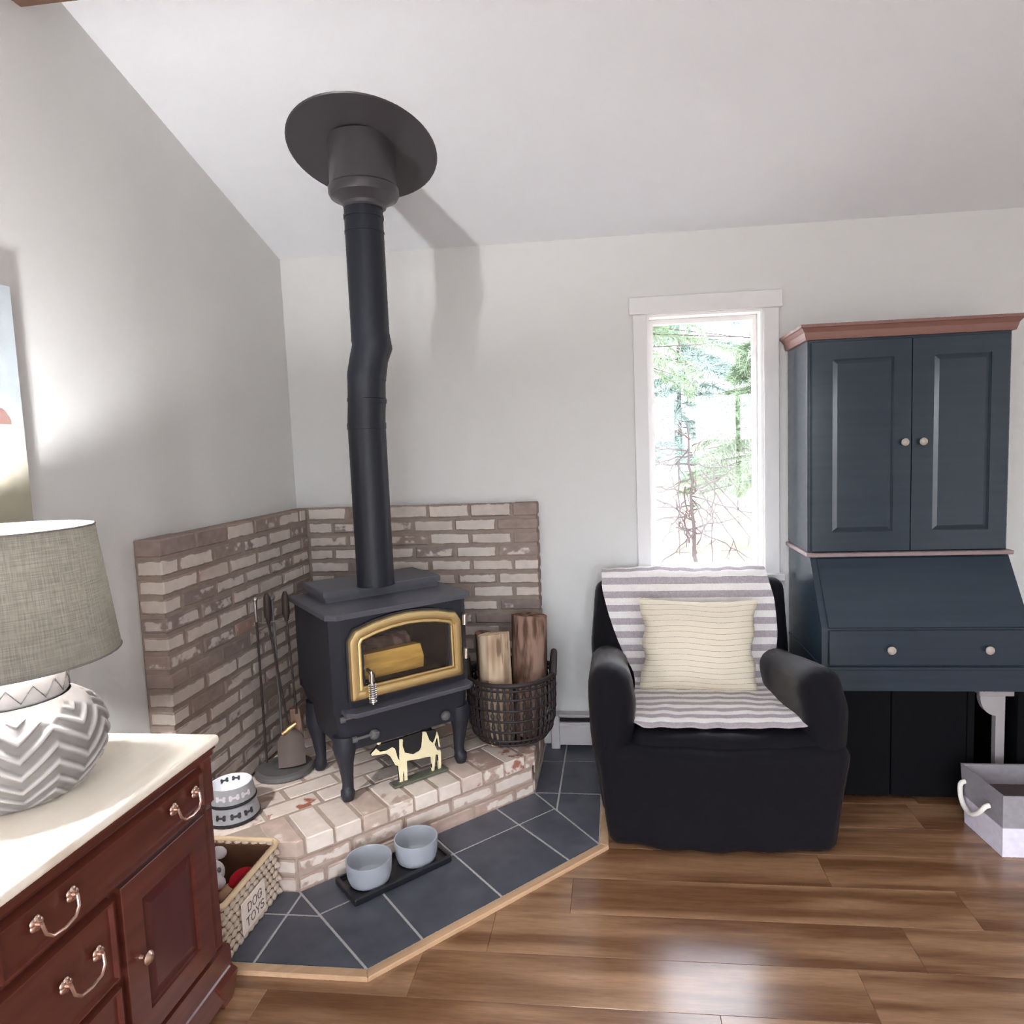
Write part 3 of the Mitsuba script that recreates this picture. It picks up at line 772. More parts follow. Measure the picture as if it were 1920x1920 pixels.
def log(nm, label, x, y, r, z1, m_, seed, lean=(0, 0), flat=False):
    g = np.random.default_rng(seed)
    n = 18
    rad = r * (1 + 0.13 * (g.random(n) - 0.5))
    if flat:
        for i in range(n):
            a = 2 * PI * i / n
            if math.sin(a) < -0.2: rad[i] *= 0.75
    V, F = [], []
    for k_, z in enumerate(np.linspace(0.212, z1, 7)):
        f = (z - 0.212) / (z1 - 0.212)
        for i in range(n):
            a = 2 * PI * i / n
            q = rad[i] * (1 + 0.05 * math.sin(3 * f + i))
            V.append((x + lean[0] * f + q * math.cos(a), y + lean[1] * f + q * math.sin(a), z + (0.012 * math.cos(a + seed) if k_ == 6 else 0)))
    for k_ in range(6):
        for i in range(n):
            a, b = k_ * n + i, k_ * n + (i + 1) % n
            F += [(a, b, b + n), (a, b + n, a + n)]
    V += [(x, y, 0.212), (x + lean[0], y + lean[1], z1)]
    for i in range(n):
        F += [(len(V) - 2, (i + 1) % n, i), (len(V) - 1, 6 * n + i, 6 * n + (i + 1) % n)]
    solo(nm, label, 'log', trimesh.Trimesh(V, F, process=False), m_, 35)
log('firewood_log', 'pale split log in the dark basket, front left', 1.105, -0.415, 0.072, 0.715, 'split_wood', 1, (0.0, 0.0))
log('firewood_log', 'tall brown bark log at the back right of the dark basket', 1.235, -0.300, 0.085, 0.765, 'bark', 2, (0.02, 0.03))
log('firewood_log', 'dark short log half hidden by the stove at the left of the basket', 1.05, -0.265, 0.058, 0.665, 'bark', 3, (-0.01, 0.02))

# ------------------------------------------------------------------ cow ornament
ck = thing('cow_ornament', 'flat cream and black wooden cow figure on a dark base before the stove', 'ornament')
cd, cn = np.array([0.7254, 0.6883, 0]), np.array([0.6883, -0.7254, 0])
C0 = np.array([0.756, -0.86, 0.2005]) - cn * 0.02
MC = frame(C0, cd, np.array([0, 0, 1.0]), cn)      # outline (s, z), thickness along cn
cream = [(-0.088, 0.167), (-0.065, 0.184), (-0.049, 0.166), (-0.022, 0.162), (0.005, 0.169), (0.016, 0.159), (0.025, 0.117), (0.031, 0.106), (0.036, 0.192), (0.052, 0.187), (0.05, 0.161), (0.058, 0.129), (0.094, 0.111), (0.123, 0.117), (0.133, 0.132), (0.141, 0.194), (0.158, 0.189), (0.172, 0.147), (0.186, 0.132), (0.196, 0.145), (0.208, 0.177), (0.216, 0.152), (0.221, 0.101), (0.212, 0.108), (0.207, 0.15), (0.195, 0.122), (0.204, 0.097), (0.223, 0.082), (0.221, 0.019), (0.209, 0.018), (0.207, 0.073), (0.197, 0.076), (0.189, 0.02), (0.177, 0.024), (0.18, 0.073), (0.159, 0.079), (0.12, 0.082), (0.065, 0.091), (0.063, 0.025), (0.064, 0.009), (0.051, 0.012), (0.048, 0.052), (0.042, 0.024), (0.037, 0.012), (0.028, 0.015), (0.025, 0.082), (0.012, 0.09), (-0.006, 0.131), (-0.023, 0.149), (-0.062, 0.155), (-0.084, 0.159)]
cp = sg.Polygon(cream).buffer(0)
full = cp.union(sg.Polygon([(-0.066, 0.184), (-0.05, 0.196), (-0.03, 0.194), (0.036, 0.193), (0.141, 0.195), (0.2, 0.183), (0.208, 0.177), (0.2, 0.1), (0.09, 0.1), (0.02, 0.1), (0.0, 0.15)])).buffer(0.0)
part(ck, 'body', moved(ext(full if full.geom_type == 'Polygon' else max(full.geoms, key=lambda g: g.area), 0.010), MC), 'cow_black', label='black patched flat cow')
pc = cp.buffer(-0.0005)
part(ck, 'cream_patch', moved(cat(*[ext(g, 0.0015, 0.010) for g in (pc.geoms if hasattr(pc, 'geoms') else [pc]) if g.area > 1e-5]), MC), 'cow_cream', label='cream painted markings')
part(ck, 'legs', moved(cat(*[ext(sg.box(a, 0.008, b, 0.09), 0.0098) for a, b in ((0.029, 0.044), (0.05, 0.063), (0.178, 0.189), (0.208, 0.221))]), MC), 'cow_cream')
part(ck, 'ear', moved(tri(m3.Manifold.sphere(0.009, 14).scale([1, 1, .6]).translate([-0.05, 0.2, 0.006])), MC), 'cow_cream', True)
part(ck, 'base', moved(box(-0.005, 0.245, 0.0, 0.010, -0.022, 0.032, 0.002), MC), 'cow_green', label='dark green grey base')

# ------------------------------------------------------------------ feeding tray and bowls on the slate pad
t0, t1, t2 = np.array([0.756, -1.317]), np.array([1.03, -1.042]), np.array([0.640, -1.201])
td = (t1 - t0) / np.linalg.norm(t1 - t0); tn = np.array([-td[1], td[0]])
TL, TW = np.linalg.norm(t1 - t0), 0.172
MT = frame((t0[0], t0[1], 0.0118), (td[0], td[1], 0), (tn[0], tn[1], 0), (0, 0, 1))
tray = mani(moved(rboxm(0, TL, 0, TW, 0.0, 0.026, 0.006, 12), np.eye(4)))
cut = rbox(0.012, TL - 0.012, 0.012, TW - 0.012, 0.014, 0.06, 0.005, 12)
solo('feeding_tray', 'black rectangular feeding mat holding two white bowls on the slate tiles', 'tray', moved(tri(tray - cut), MT), 'tray_black', 40)
for i, (s, lab) in enumerate(((0.098, 'white ceramic bowl on the black mat, nearer the toy basket'), (0.288, 'white ceramic bowl on the black mat, farther from the toy basket'))):
    c = t0 + td * s + tn * 0.09
    solo('feeding_bowl', lab, 'bowl', lathe([(0, 0.0262), (0.062, 0.0262), (0.07, 0.030), (0.078, 0.055), (0.082, 0.108), (0.081, 0.112), (0.077, 0.112), (0.075, 0.108), (0.070, 0.06), (0.062, 0.042), (0.05, 0.038), (0.0, 0.037)], 56, (c[0], c[1], 0)), 'bowl_white', 40, group='feeding bowls')

# ------------------------------------------------------------------ stacked dog dishes on the hearth
def bone(scale):
    q = sg.box(-0.011, -0.0032, 0.011, 0.0032)
    for x in (-0.011, 0.011):
        for y_ in (-0.0038, 0.0038): q = q.union(sg.Point(x, y_).buffer(0.0052, 8))
    return sa.scale(q, scale, scale, origin=(0, 0))
def wrap_print(poly, th0, z0, rfun, c, eps=0.0008, inside=False):
    m = ext(poly.segmentize(0.004), 0.0006)
    V = np.array(m.vertices); out = []
    for x, y_, h in V:
        z = z0 + y_
        r = rfun(z) + (-(eps + h) if inside else (eps + h))
        a = th0 + (x / rfun(z)) * (-1 if inside else 1)
        out.append((c[0] + r * math.cos(a), c[1] + r * math.sin(a), z))
    return trimesh.Trimesh(np.array(out), m.faces, process=False)
DC = np.array([0.199, -1.092])
face = math.atan2(CAM[1] - DC[1], CAM[0] - DC[0])
for i, (z0, R0, R1, lab, colr, prn) in enumerate(((0.2008, 0.096, 0.083, 'grey dog dish with black bone prints, lower of the stacked pair on the hearth', 'bowl_grey', 'print_dark'), (0.268, 0.086, 0.076, 'grey dog dish with white inside and bone prints, upper of the stacked pair', 'bowl_grey', 'print_light'))):
    k = thing('dog_dish', lab, 'dog bowl')
    H = 0.066
    rf = lambda z, z0=z0, R0=R0, R1=R1: R0 + (R1 - R0) * (z - z0 - 0.012) / (H - 0.012)
    part(k, 'outside', lathe([(0.0, z0 + 0.012), (R0 - 0.001, z0 + 0.012), (R1, z0 + H), (R1 - 0.003, z0 + H + 0.001)], 56, (DC[0], DC[1], 0)), colr, 40)
    part(k, 'inside', lathe([(R1 - 0.0025, z0 + H + 0.0012), (R1 - 0.006, z0 + H), (R1 - 0.014, z0 + 0.03), (R1 - 0.022, z0 + 0.022), (0, z0 + 0.021)], 56, (DC[0], DC[1], 0)), 'bowl_inside', 40, label='white inside')
    part(k, 'rubber_foot', lathe([(0, z0), (R0 - 0.002, z0), (R0 + 0.002, z0 + 0.004), (R0 + 0.001, z0 + 0.0125), (0, z0 + 0.0128)], 56, (DC[0], DC[1], 0)), 'rubber', 40)
    for da in (-0.5, 0.08, 0.62):
        part(k, 'bone_print', wrap_print(bone(1.15), face + da, z0 + 0.038, rf, DC), prn)
    if i:
        for da in (-0.3, 0.35, PI + 0.0):
            part(k, 'bone_print', wrap_print(bone(0.95), face + PI + da, z0 + 0.05, lambda z, z0=z0, R1=R1: R1 - 0.006 - 0.008 * (z0 + H - z) / (H - 0.03), DC, inside=True), 'print_dark')

# ------------------------------------------------------------------ toy basket
bk = thing('toy_basket', 'rectangular cream wicker basket with a lettered plaque beside the dresser', 'basket')
X0, X1, Y0, Y1, Z0, Z1 = 0.10, 0.463, -1.61, -1.252, 0.012, 0.205
TP = 0.010
wallm = mani(box(X0 + TP, X1 - TP, Y0 + TP, Y1 - TP, Z0, Z1 - 0.006)) - mani(box(X0 + TP + 0.012, X1 - TP - 0.012, Y0 + TP + 0.012, Y1 - TP - 0.012, Z0 + 0.01, 0.5))
part(bk, 'liner', tri(wallm), 'basket_lining')
knots = []
g = np.random.default_rng(5)
def knot(c, X, N):
    s = m3.Manifold.sphere(1.0, 8)
    m = tri(s)
    V = np.array(m.vertices) * [0.0175, 0.0132, 0.0088]
    tw = g.uniform(-0.35, 0.35)
    Z = np.array([0, 0, 1.0]); x = X * math.cos(tw) + Z * math.sin(tw); z = -X * math.sin(tw) + Z * math.cos(tw)
    m.vertices = np.asarray(c) + V[:, :1] * x + V[:, 1:2] * z + V[:, 2:] * N
    return m
def weave_face(o, X, N, L):
    nr, nc = 8, int(L / 0.030)
    for r in range(nr):
        for c in range(nc + 1):
            s = (c + (0.5 if r % 2 else 0)) * L / nc
            if s > L: continue
            knots.append(knot(o + X * s + np.array([0, 0, Z0 + 0.012 + r * (Z1 - Z0 - 0.024) / (nr - 1)]) + N * g.uniform(-0.002, 0.002), X, N))
weave_face(np.array([X1 - TP, Y0 + TP, 0]), np.array([0, 1.0, 0]), np.array([1.0, 0, 0]), Y1 - Y0 - 2 * TP)
weave_face(np.array([X0 + TP, Y0 + TP, 0]), np.array([1.0, 0, 0]), np.array([0, -1.0, 0]), X1 - X0 - 2 * TP)
weave_face(np.array([X0 + TP, Y1 - TP, 0]), np.array([1.0, 0, 0]), np.array([0, 1.0, 0]), X1 - X0 - 2 * TP)
weave_face(np.array([X0 + TP, Y0 + TP, 0]), np.array([0, 1.0, 0]), np.array([-1.0, 0, 0]), Y1 - Y0 - 2 * TP)
part(bk, 'weave', cat(*knots), 'wicker', True, kind='stuff')
cr = 0.025
rp = [(X1 - cr + cr * math.cos(a), Y1 - cr + cr * math.sin(a)) for a in np.linspace(0, PI / 2, 6)] + [(X0 + cr + cr * math.cos(a), Y1 - cr + cr * math.sin(a)) for a in np.linspace(PI / 2, PI, 6)] + [(X0 + cr + cr * math.cos(a), Y0 + cr + cr * math.sin(a)) for a in np.linspace(PI, 1.5 * PI, 6)] + [(X1 - cr + cr * math.cos(a), Y0 + cr + cr * math.sin(a)) for a in np.linspace(1.5 * PI, 2 * PI, 6)]
rp.append(rp[0])
part(bk, 'rim', tube([(x, y_, Z1) for x, y_ in rp], 0.0095, 8, False), 'wicker_rim', 50)
pl = part(bk, 'plaque', box(X1 + 0.002, X1 + 0.008, -1.515, -1.375, 0.045, 0.150, 0.002), 'plaque')
for txt, zc in (('DOG', 0.103), ('TOYS', 0.060)):
    tm = meshkit.text_mesh(txt, 0.030, 0.0012)
    wd = tm.bounds[1][0] - tm.bounds[0][0]
    sc = min(1.0, 0.118 / wd)
    V = np.array(tm.vertices) * [sc, sc, 1]
    tm.vertices = np.c_[X1 + 0.0079 + V[:, 2], -1.445 - wd * sc / 2 + V[:, 0], zc + V[:, 1]]
    part(pl, 'lettering', tm, 'plaque_ink')
# toys in the basket
tyy = thing('plush_dog', 'white plush toy dog with a floppy ear lying in the wicker basket', 'toy')
def blob(items, res=0.008, it=8):
    m = m3.Manifold.batch_boolean([m3.Manifold.sphere(1, 24).scale(list(r)).translate(list(c)) for c, r in items], m3.OpType.Add)
    m = tri(m.refine_to_length(res)); m.merge_vertices()
    trimesh.smoothing.filter_taubin(m, iterations=it)
    return m
part(tyy, 'body', blob([((0.20, -1.40, 0.095), (0.065, 0.075, 0.05)), ((0.262, -1.345, 0.135), (0.042, 0.044, 0.042)), ((0.300, -1.372, 0.120), (0.026, 0.024, 0.022))]), 'plush_white', True)
part(tyy, 'ear', blob([((0.262, -1.298, 0.182), (0.030, 0.02, 0.022)), ((0.245, -1.312, 0.168), (0.02, 0.02, 0.028))]), 'plush_white', True)
part(tyy, 'eye', tri(m3.Manifold.sphere(0.011, 14).translate([0.291, -1.352, 0.152])), 'plush_eye', True)
ty2 = thing('plush_toy', 'red and tan plush toy in the wicker basket beside the white toy dog', 'toy')
part(ty2, 'body', blob([((0.372, -1.335, 0.105), (0.050, 0.052, 0.042))]), 'plush_red', True)
part(ty2, 'belly', blob([((0.355, -1.365, 0.082), (0.056, 0.050, 0.032))]), 'plush_tan', True, label='tan underside')
solo('brown_toy', 'brown stuffed toy at the bottom of the wicker basket', 'toy', blob([((0.28, -1.50, 0.055), (0.15, 0.085, 0.04))]), 'plush_brown', True)

# ------------------------------------------------------------------ dresser on the left
dr_ = thing('dresser', 'mahogany dresser with cream top and brass pulls along the left wall', 'dresser')
FX, YA, YB, TZD = 0.530, -1.705, -3.06, 0.79
part(dr_, 'top', tri(m3.Manifold.batch_hull([sph((x, y_, z), 0.010, 12) for x in (0.012, 0.546) for y_ in (YB - 0.01, -1.70) for z in (TZD - 0.018, TZD - 0.010)])), 'dresser_top', 35, label='cream top')
part(dr_, 'cornice', cat(box(0.004, 0.548, YB, YA + 0.004, 0.752, 0.7615, 0.003), box(0.004, 0.541, YB, YA, 0.735, 0.753, 0.003)), 'mahogany')
part(dr_, 'carcass', box(0.004, FX - 0.004, YB + 0.004, YA - 0.004, 0.10, 0.74), 'mahogany')
part(dr_, 'corner_post', cat(box(0.478, FX + 0.006, YA - 0.045, YA, 0.60, 0.736, 0.006), box(0.482, FX + 0.001, YA - 0.042, YA - 0.003, 0.17, 0.60, 0.010)), 'mahogany')
part(dr_, 'base_moulding', sweep_profile_x([(0, 0)] * 0 + [(YA + 0.006, 0.11), (YA + 0.006, 0.155), (YA - 0.002, 0.175), (YB, 0.175), (YB, 0.11)], 0.004, FX + 0.012), 'mahogany')
part(dr_, 'plinth', box(0.01, FX + 0.016, YB + 0.002, YA - 0.002, 0.03, 0.112, 0.004), 'mahogany')
foot = [(0.0, 0.0), (0.035, 0.0), (0.042, 0.05), (0.055, 0.11), (0.0, 0.11)]
for yy in (YA + 0.004, YB + 0.06):
    m = hull([(FX + 0.012, yy, 0.11), (FX + 0.012, yy - 0.09, 0.11), (FX - 0.07, yy, 0.11), (FX - 0.07, yy - 0.07, 0.11), (FX + 0.026, yy + 0.006, 0.09), (FX + 0.026, yy - 0.08, 0.09), (FX + 0.016, yy + 0.002, 0.03), (FX + 0.016, yy - 0.045, 0.03), (FX + 0.006, yy, 0.0005), (FX + 0.006, yy - 0.04, 0.0005), (FX - 0.05, yy, 0.0005), (FX - 0.05, yy - 0.04, 0.0005)])
    part(dr_, 'foot', m, 'mahogany')
for yy in (YA - 0.005, YB + 0.05):
    part(dr_, 'foot', box(0.01, 0.07, yy - 0.05, yy, 0.0005, 0.11, 0.005), 'mahogany')
def frame_bars(y0, y1, z0, z1, w_, p0, p1):
    """raised moulding frame around a rectangle on the front"""
    o = sg.box(y0, z0, y1, z1); i_ = sg.box(y0 + w_, z0 + w_, y1 - w_, z1 - w_)
    pts = []
    m = []
    for q in ([(y0, z0), (y1, z0), (y1 - w_, z0 + w_), (y0 + w_, z0 + w_)], [(y1, z0), (y1, z1), (y1 - w_, z1 - w_), (y1 - w_, z0 + w_)], [(y1, z1), (y0, z1), (y0 + w_, z1 - w_), (y1 - w_, z1 - w_)], [(y0, z1), (y0, z0), (y0 + w_, z0 + w_), (y0 + w_, z1 - w_)]):
        c = np.mean(q, axis=0)
        m.append(hull([(p0, a, b) for a, b in q] + [(p1, a * 0.62 + (q[3 - i][0] if True else 0) * 0.38, b * 0.62 + q[3 - i][1] * 0.38) for i, (a, b) in enumerate(q)]))
    return cat(*m)
def pull(parent, y, z, w_=0.09):
    d = []
    for s in (-1, 1):
        c = (FX + 0.022, y + s * w_ / 2, z)
        for a in range(5):
            d.append(tri(m3.Manifold.sphere(0.0085, 10).scale([0.6, 1, 1]).translate([FX + 0.018, c[1] + 0.008 * math.cos(a * 2 * PI / 5), z + 0.008 * math.sin(a * 2 * PI / 5)])))
        d.append(tube([(FX + 0.014, c[1], z), (FX + 0.03, c[1], z)], 0.005, 8))
    bail = [(FX + 0.03, y - w_ / 2, z), (FX + 0.034, y - w_ / 2 + 0.003, z - 0.022), (FX + 0.036, y - w_ / 2 + 0.016, z - 0.036), (FX + 0.037, y, z - 0.040), (FX + 0.036, y + w_ / 2 - 0.016, z - 0.036), (FX + 0.034, y + w_ / 2 - 0.003, z - 0.022), (FX + 0.03, y + w_ / 2, z)]
    d.append(tube(bail, 0.0036, 8))
    return part(parent, 'pull', cat(*d), 'pull_brass', 40, label='pale brass bail pull')
def drawer(y0, y1, z0, z1, pulls, deep=0.012):
    k = part(dr_, 'drawer', cat(box(FX - 0.006, FX + deep - 0.004, y0 + 0.004, y1 - 0.004, z0 + 0.004, z1 - 0.004), frame_bars(y0, y1, z0, z1, 0.016, FX - 0.006, FX + deep + 0.006)), 'mahogany')
    for yp in pulls: pull(k, yp, (z0 + z1) / 2 + 0.012, 0.088)
drawer(-2.395, -1.76, 0.612, 0.722, (-1.85, -2.265))
drawer(-3.02, -2.41, 0.612, 0.722, (-2.5, -2.92))
drawer(-2.66, -2.11, 0.400, 0.595, (-2.215, -2.55))
drawer(-2.66, -2.11, 0.190, 0.390, (-2.215, -2.55))
def ddoor(y0, y1, knob_y):
    k = part(dr_, 'door', tri(mani(box(FX - 0.006, FX + 0.012, y0, y1, 0.188, 0.596, 0.002)) - mani(box(FX + 0.002, FX + 0.1, y0 + 0.062, y1 - 0.062, 0.25, 0.53))), 'mahogany')
    part(k, 'raised_panel', hull([(FX + 0.002, a, b) for a in (y0 + 0.064, y1 - 0.064) for b in (0.252, 0.528)] + [(FX + 0.009, a, b) for a in (y0 + 0.092, y1 - 0.092) for b in (0.282, 0.498)]), 'mahogany_panel')
    part(k, 'knob', lathe([(0, 0), (0.006, 0.0), (0.005, 0.010), (0.014, 0.016), (0.016, 0.022), (0.010, 0.029), (0, 0.031)], 18).apply_transform(frame((FX + 0.012, knob_y, 0.40), (0, 1, 0), (0, 0, 1), (1, 0, 0))), 'pull_brass', 40, label='pale brass knob')
ddoor(-2.085, -1.765, -2.045)
ddoor(-3.01, -2.68, -2.72)

# ------------------------------------------------------------------ table lamp
lp = thing('table_lamp', 'grey ceramic zigzag table lamp with linen shade on the cream dresser top', 'lamp')
LC = np.array([0.27, -2.03])
vp = [(0.0, 0.7902), (0.105, 0.7902), (0.118, 0.796), (0.138, 0.815), (0.160, 0.845), (0.176, 0.88), (0.182, 0.912), (0.180, 0.94), (0.170, 0.968), (0.152, 0.994), (0.130, 1.012), (0.112, 1.022)]
vz = np.array([q[1] for q in vp[1:]]); vr = np.array([q[0] for q in vp[1:]])
from scipy.interpolate import PchipInterpolator
# arc-length profile
vv = np.array(vp[1:]); al = np.r_[0, np.cumsum(np.linalg.norm(np.diff(vv, axis=0), axis=1))]
fr_, fz_ = PchipInterpolator(al, vv[:, 0]), PchipInterpolator(al, vv[:, 1])
NA, NZ = 288, 110
V, UVv = [], []
for j in range(NZ + 1):
    s = al[-1] * j / NZ
    r, z = float(fr_(s)), float(fz_(s))
    for i in range(NA):
        a = 2 * PI * i / NA
        q = (a * 8 / (2 * PI)) % 1.0
        trw = abs(q - 0.5) * 2
        ph = ((s + 0.055 * trw) / 0.040)
        d = abs((ph % 1.0) - 0.5) * 2            # 0 = ridge centre
        ridge = max(0.0, 1 - (d / 0.42) ** 4) if d < 0.42 else 0.0
        fade = min(1, max(0, (al[-1] - 0.062 - s + 0.05 * trw) / 0.012)) * min(1, s / 0.03)
        rr_ = r + 0.006 * (ridge - 0.5) * fade
        V.append((LC[0] + rr_ * math.cos(a), LC[1] + rr_ * math.sin(a), z))
        UVv.append((a / (2 * PI), (0.25 + 0.75 * ridge) * fade + (1 - fade) * 0.85 if s > 0.05 else 0.35 + 0.4 * ridge))  # plain top band kept paler, lamp glare put into the colour
F = [(j * NA + i, j * NA + (i + 1) % NA, (j + 1) * NA + (i + 1) % NA) for j in range(NZ) for i in range(NA)] + [(j * NA + i, (j + 1) * NA + (i + 1) % NA, (j + 1) * NA + i) for j in range(NZ) for i in range(NA)]
c0 = len(V); V.append((LC[0], LC[1], 0.7902)); UVv.append((0, 0.3))
F += [(c0, (i + 1) % NA, i) for i in range(NA)]
part(lp, 'base', trimesh.Trimesh(np.array(V), np.array(F), process=False), 'vase', True, uv=np.array(UVv), label='grey pot with raised zigzag bands')
V, UVv = [], []
npf = [(0.100, 1.018), (0.108, 1.026), (0.110, 1.05), (0.108, 1.072), (0.104, 1.078), (0.096, 1.076), (0.092, 1.05)]
for j, (r, z) in enumerate(npf):
    for i in range(NA):
        a = 2 * PI * i / NA
        q = (a * 14 / (2 * PI)) % 1.0
        V.append((LC[0] + r * math.cos(a), LC[1] + r * math.sin(a), z)); UVv.append((a, 0.9))
F = []
for j in range(len(npf) - 1):
    for i in range(NA):
        a, b = j * NA + i, j * NA + (i + 1) % NA
        F += [(a, b, b + NA), (a, b + NA, a + NA)]
part(lp, 'neck', trimesh.Trimesh(np.array(V), np.array(F), process=False), 'vase', True, uv=np.array(UVv))
zz = [(LC[0] + 0.1105 * math.cos(2 * PI * i / 28), LC[1] + 0.1105 * math.sin(2 * PI * i / 28), 1.032 if i % 2 else 1.066) for i in range(29)]
part(lp, 'neck_zigzag', tube(zz, 0.0018, 5, False), 'grey_iron')
part(lp, 'stem', cat(lathe([(0, 1.05), (0.094, 1.052), (0.05, 1.066), (0.02, 1.075), (0.014, 1.09), (0.014, 1.24), (0.02, 1.245), (0.02, 1.275), (0, 1.277)], 24, (LC[0], LC[1], 0))), 'pull_brass', 40)
part(lp, 'socket_arm', tube([(LC[0], LC[1], 1.25), (LC[0] - 0.061, LC[1] - 0.059, 1.262), (LC[0] - 0.061, LC[1] - 0.059, 1.277)], 0.011, 10), 'pull_brass', 40)
part(lp, 'bulb', lathe([(0, 1.276), (0.014, 1.277), (0.014, 1.285), (0.024, 1.295), (0.032, 1.31), (0.034, 1.322), (0.029, 1.336), (0.017, 1.347), (0, 1.351)], 24, (LC[0] - 0.061, LC[1] - 0.059, 0)), 'lamp_bulb', True, label='glowing bulb')
scene[lp + '__bulb']['emitter'] = {'type': 'area', 'radiance': rgb((LAMP_RADIANCE, LAMP_RADIANCE * 0.99, LAMP_RADIANCE * 1.0))}
NSH = 96
sv, su = [], []
for j in range(9):
    f = j / 8
    r, z = 0.224 + (0.192 - 0.224) * f, 1.112 + (1.414 - 1.112) * f
    for i in range(NSH + 1):
        a = 2 * PI * i / NSH
        sv.append((LC[0] + r * math.cos(a), LC[1] + r * math.sin(a), z)); su.append((a / (2 * PI), f))
sf = []
for j in range(8):
    for i in range(NSH):
        a = j * (NSH + 1) + i
        sf += [(a, a + 1, a + NSH + 2), (a, a + NSH + 2, a + NSH + 1)]
part(lp, 'shade', trimesh.Trimesh(np.array(sv), np.array(sf), process=False), 'linen_shade', True, uv=np.array(su), label='grey linen drum shade')
sl = np.array(sv); sl[:, :2] = LC + (sl[:, :2] - LC) * 0.987
part(lp, 'shade_lining', trimesh.Trimesh(sl, np.array(sf), process=False), 'shade_lining', True, label='white lining of the shade')
for r, z in ((0.224, 1.112), (0.192, 1.414)):
    part(lp, 'shade_rim', tube([(LC[0] + r * math.cos(a), LC[1] + r * math.sin(a), z) for a in np.linspace(0, 2 * PI, 97)], 0.0022, 6, False), 'shade_rim', 50)
part(lp, 'harp', cat(*[tube([(LC[0], LC[1], 1.395), (LC[0] + 0.19 * math.cos(a), LC[1] + 0.19 * math.sin(a), 1.405)], 0.002, 6) for a in (0.4, 0.4 + 2 * PI / 3, 0.4 + 4 * PI / 3)], tube([(LC[0] + 0.014, LC[1], 1.25), (LC[0] + 0.05, LC[1], 1.30), (LC[0] + 0.045, LC[1], 1.36), (LC[0], LC[1], 1.395), (LC[0] - 0.045, LC[1], 1.36), (LC[0] - 0.05, LC[1], 1.30), (LC[0] - 0.014, LC[1], 1.25)], 0.002, 6)), 'steel', 50)

# ------------------------------------------------------------------ painting
pt = thing('painting', 'pale canvas painting of a building with a brown roof above the lamp', 'painting')
part(pt, 'canvas', box(0.0285, 0.030, -2.42, -1.668, 1.30, 2.05), 'painting')
part(pt, 'stretcher', box(0.001, 0.0283, -2.418, -1.67, 1.302, 2.048), 'canvas_edge')

# ------------------------------------------------------------------ baseboard heater
hh = thing('baseboard_heater', 'grey metal baseboard heater low on the back wall behind the armchair', 'heater')
part(hh, 'cover', sweep_profile_x([(-0.072, 0.035), (-0.072, 0.135), (-0.062, 0.148), (-0.03, 0.148), (-0.03, 0.035)], 1.36, 2.47), 'heater_metal')
part(hh, 'back_plate', sweep_profile_x([(-0.001, 0.03), (-0.03, 0.03), (-0.03, 0.15), (-0.014, 0.165), (-0.014, 0.172), (-0.055, 0.172), (-0.062, 0.180), (-0.055, 0.186), (-0.001, 0.186)], 1.36, 2.47), 'heater_metal')
part(hh, 'slot', box(1.362, 2.468, -0.05, -0.02, 0.149, 0.171), 'heater_slot')
part(hh, 'end_cap', box(1.318, 1.362, -0.076, -0.001, 0.0125, 0.187, 0.004), 'heater_metal')
part(hh, 'end_cap', box(2.468, 2.495, -0.076, -0.001, 0.0008, 0.187, 0.004), 'heater_metal')

# ------------------------------------------------------------------ armchair
ac = thing('armchair', 'charcoal slipcovered armchair with rounded arms before the window', 'armchair')
def hs(pts):
    return m3.Manifold.batch_hull([sph(p, r, 16) for *p, r in pts])
basem = hs([(1.66, -0.865, 0.055, 0.05), (2.425, -0.865, 0.055, 0.05), (1.63, -0.85, 0.36, 0.05), (2.475, -0.85, 0.36, 0.05), (2.04, -0.905, 0.05, 0.05), (2.04, -0.905, 0.355, 0.05), (1.62, -0.2, 0.05, 0.05), (2.42, -0.2, 0.05, 0.05), (1.61, -0.2, 0.36, 0.05), (2.435, -0.2, 0.36, 0.05)])
def pleat(m, amp=0.012):
    V = np.array(m.vertices)
    f = np.clip((0.33 - V[:, 2]) / 0.3, 0, 1)
    w_ = np.sin(V[:, 0] * 23) * np.sin(V[:, 0] * 9 + 1.0)
    V[:, 1] -= np.where(V[:, 1] < -0.6, amp * f * w_, 0)
    V[:, 2] = np.maximum(V[:, 2], 0.0145)
    m.vertices = V
    return m
part(ac, 'skirt', pleat(soft(basem, 0.025, 0.004, 5.0, 1)), 'slipcover', True)
part(ac, 'seat_cushion', soft(hs([(1.76, -0.83, 0.395, 0.05), (2.38, -0.83, 0.395, 0.05), (2.06, -0.865, 0.40, 0.05), (1.76, -0.30, 0.405, 0.05), (2.36, -0.30, 0.405, 0.05)]), 0.022, 0.008, 9.0, 2), 'slipcover', True)
part(ac, 'arm', soft(hs([(1.635, -0.775, 0.610, 0.09), (1.635, -0.82, 0.36, 0.075), (1.65, -0.82, 0.15, 0.06), (1.625, -0.22, 0.52, 0.085), (1.65, -0.22, 0.2, 0.07), (1.64, -0.795, 0.55, 0.095)]), 0.022, 0.005, 7.0, 3), 'slipcover', True)
part(ac, 'arm', soft(hs([(2.435, -0.755, 0.592, 0.09), (2.44, -0.815, 0.35, 0.075), (2.435, -0.82, 0.15, 0.06), (2.372, -0.22, 0.51, 0.085), (2.36, -0.22, 0.2, 0.07), (2.445, -0.785, 0.53, 0.092)]), 0.022, 0.005, 7.0, 4), 'slipcover', True)
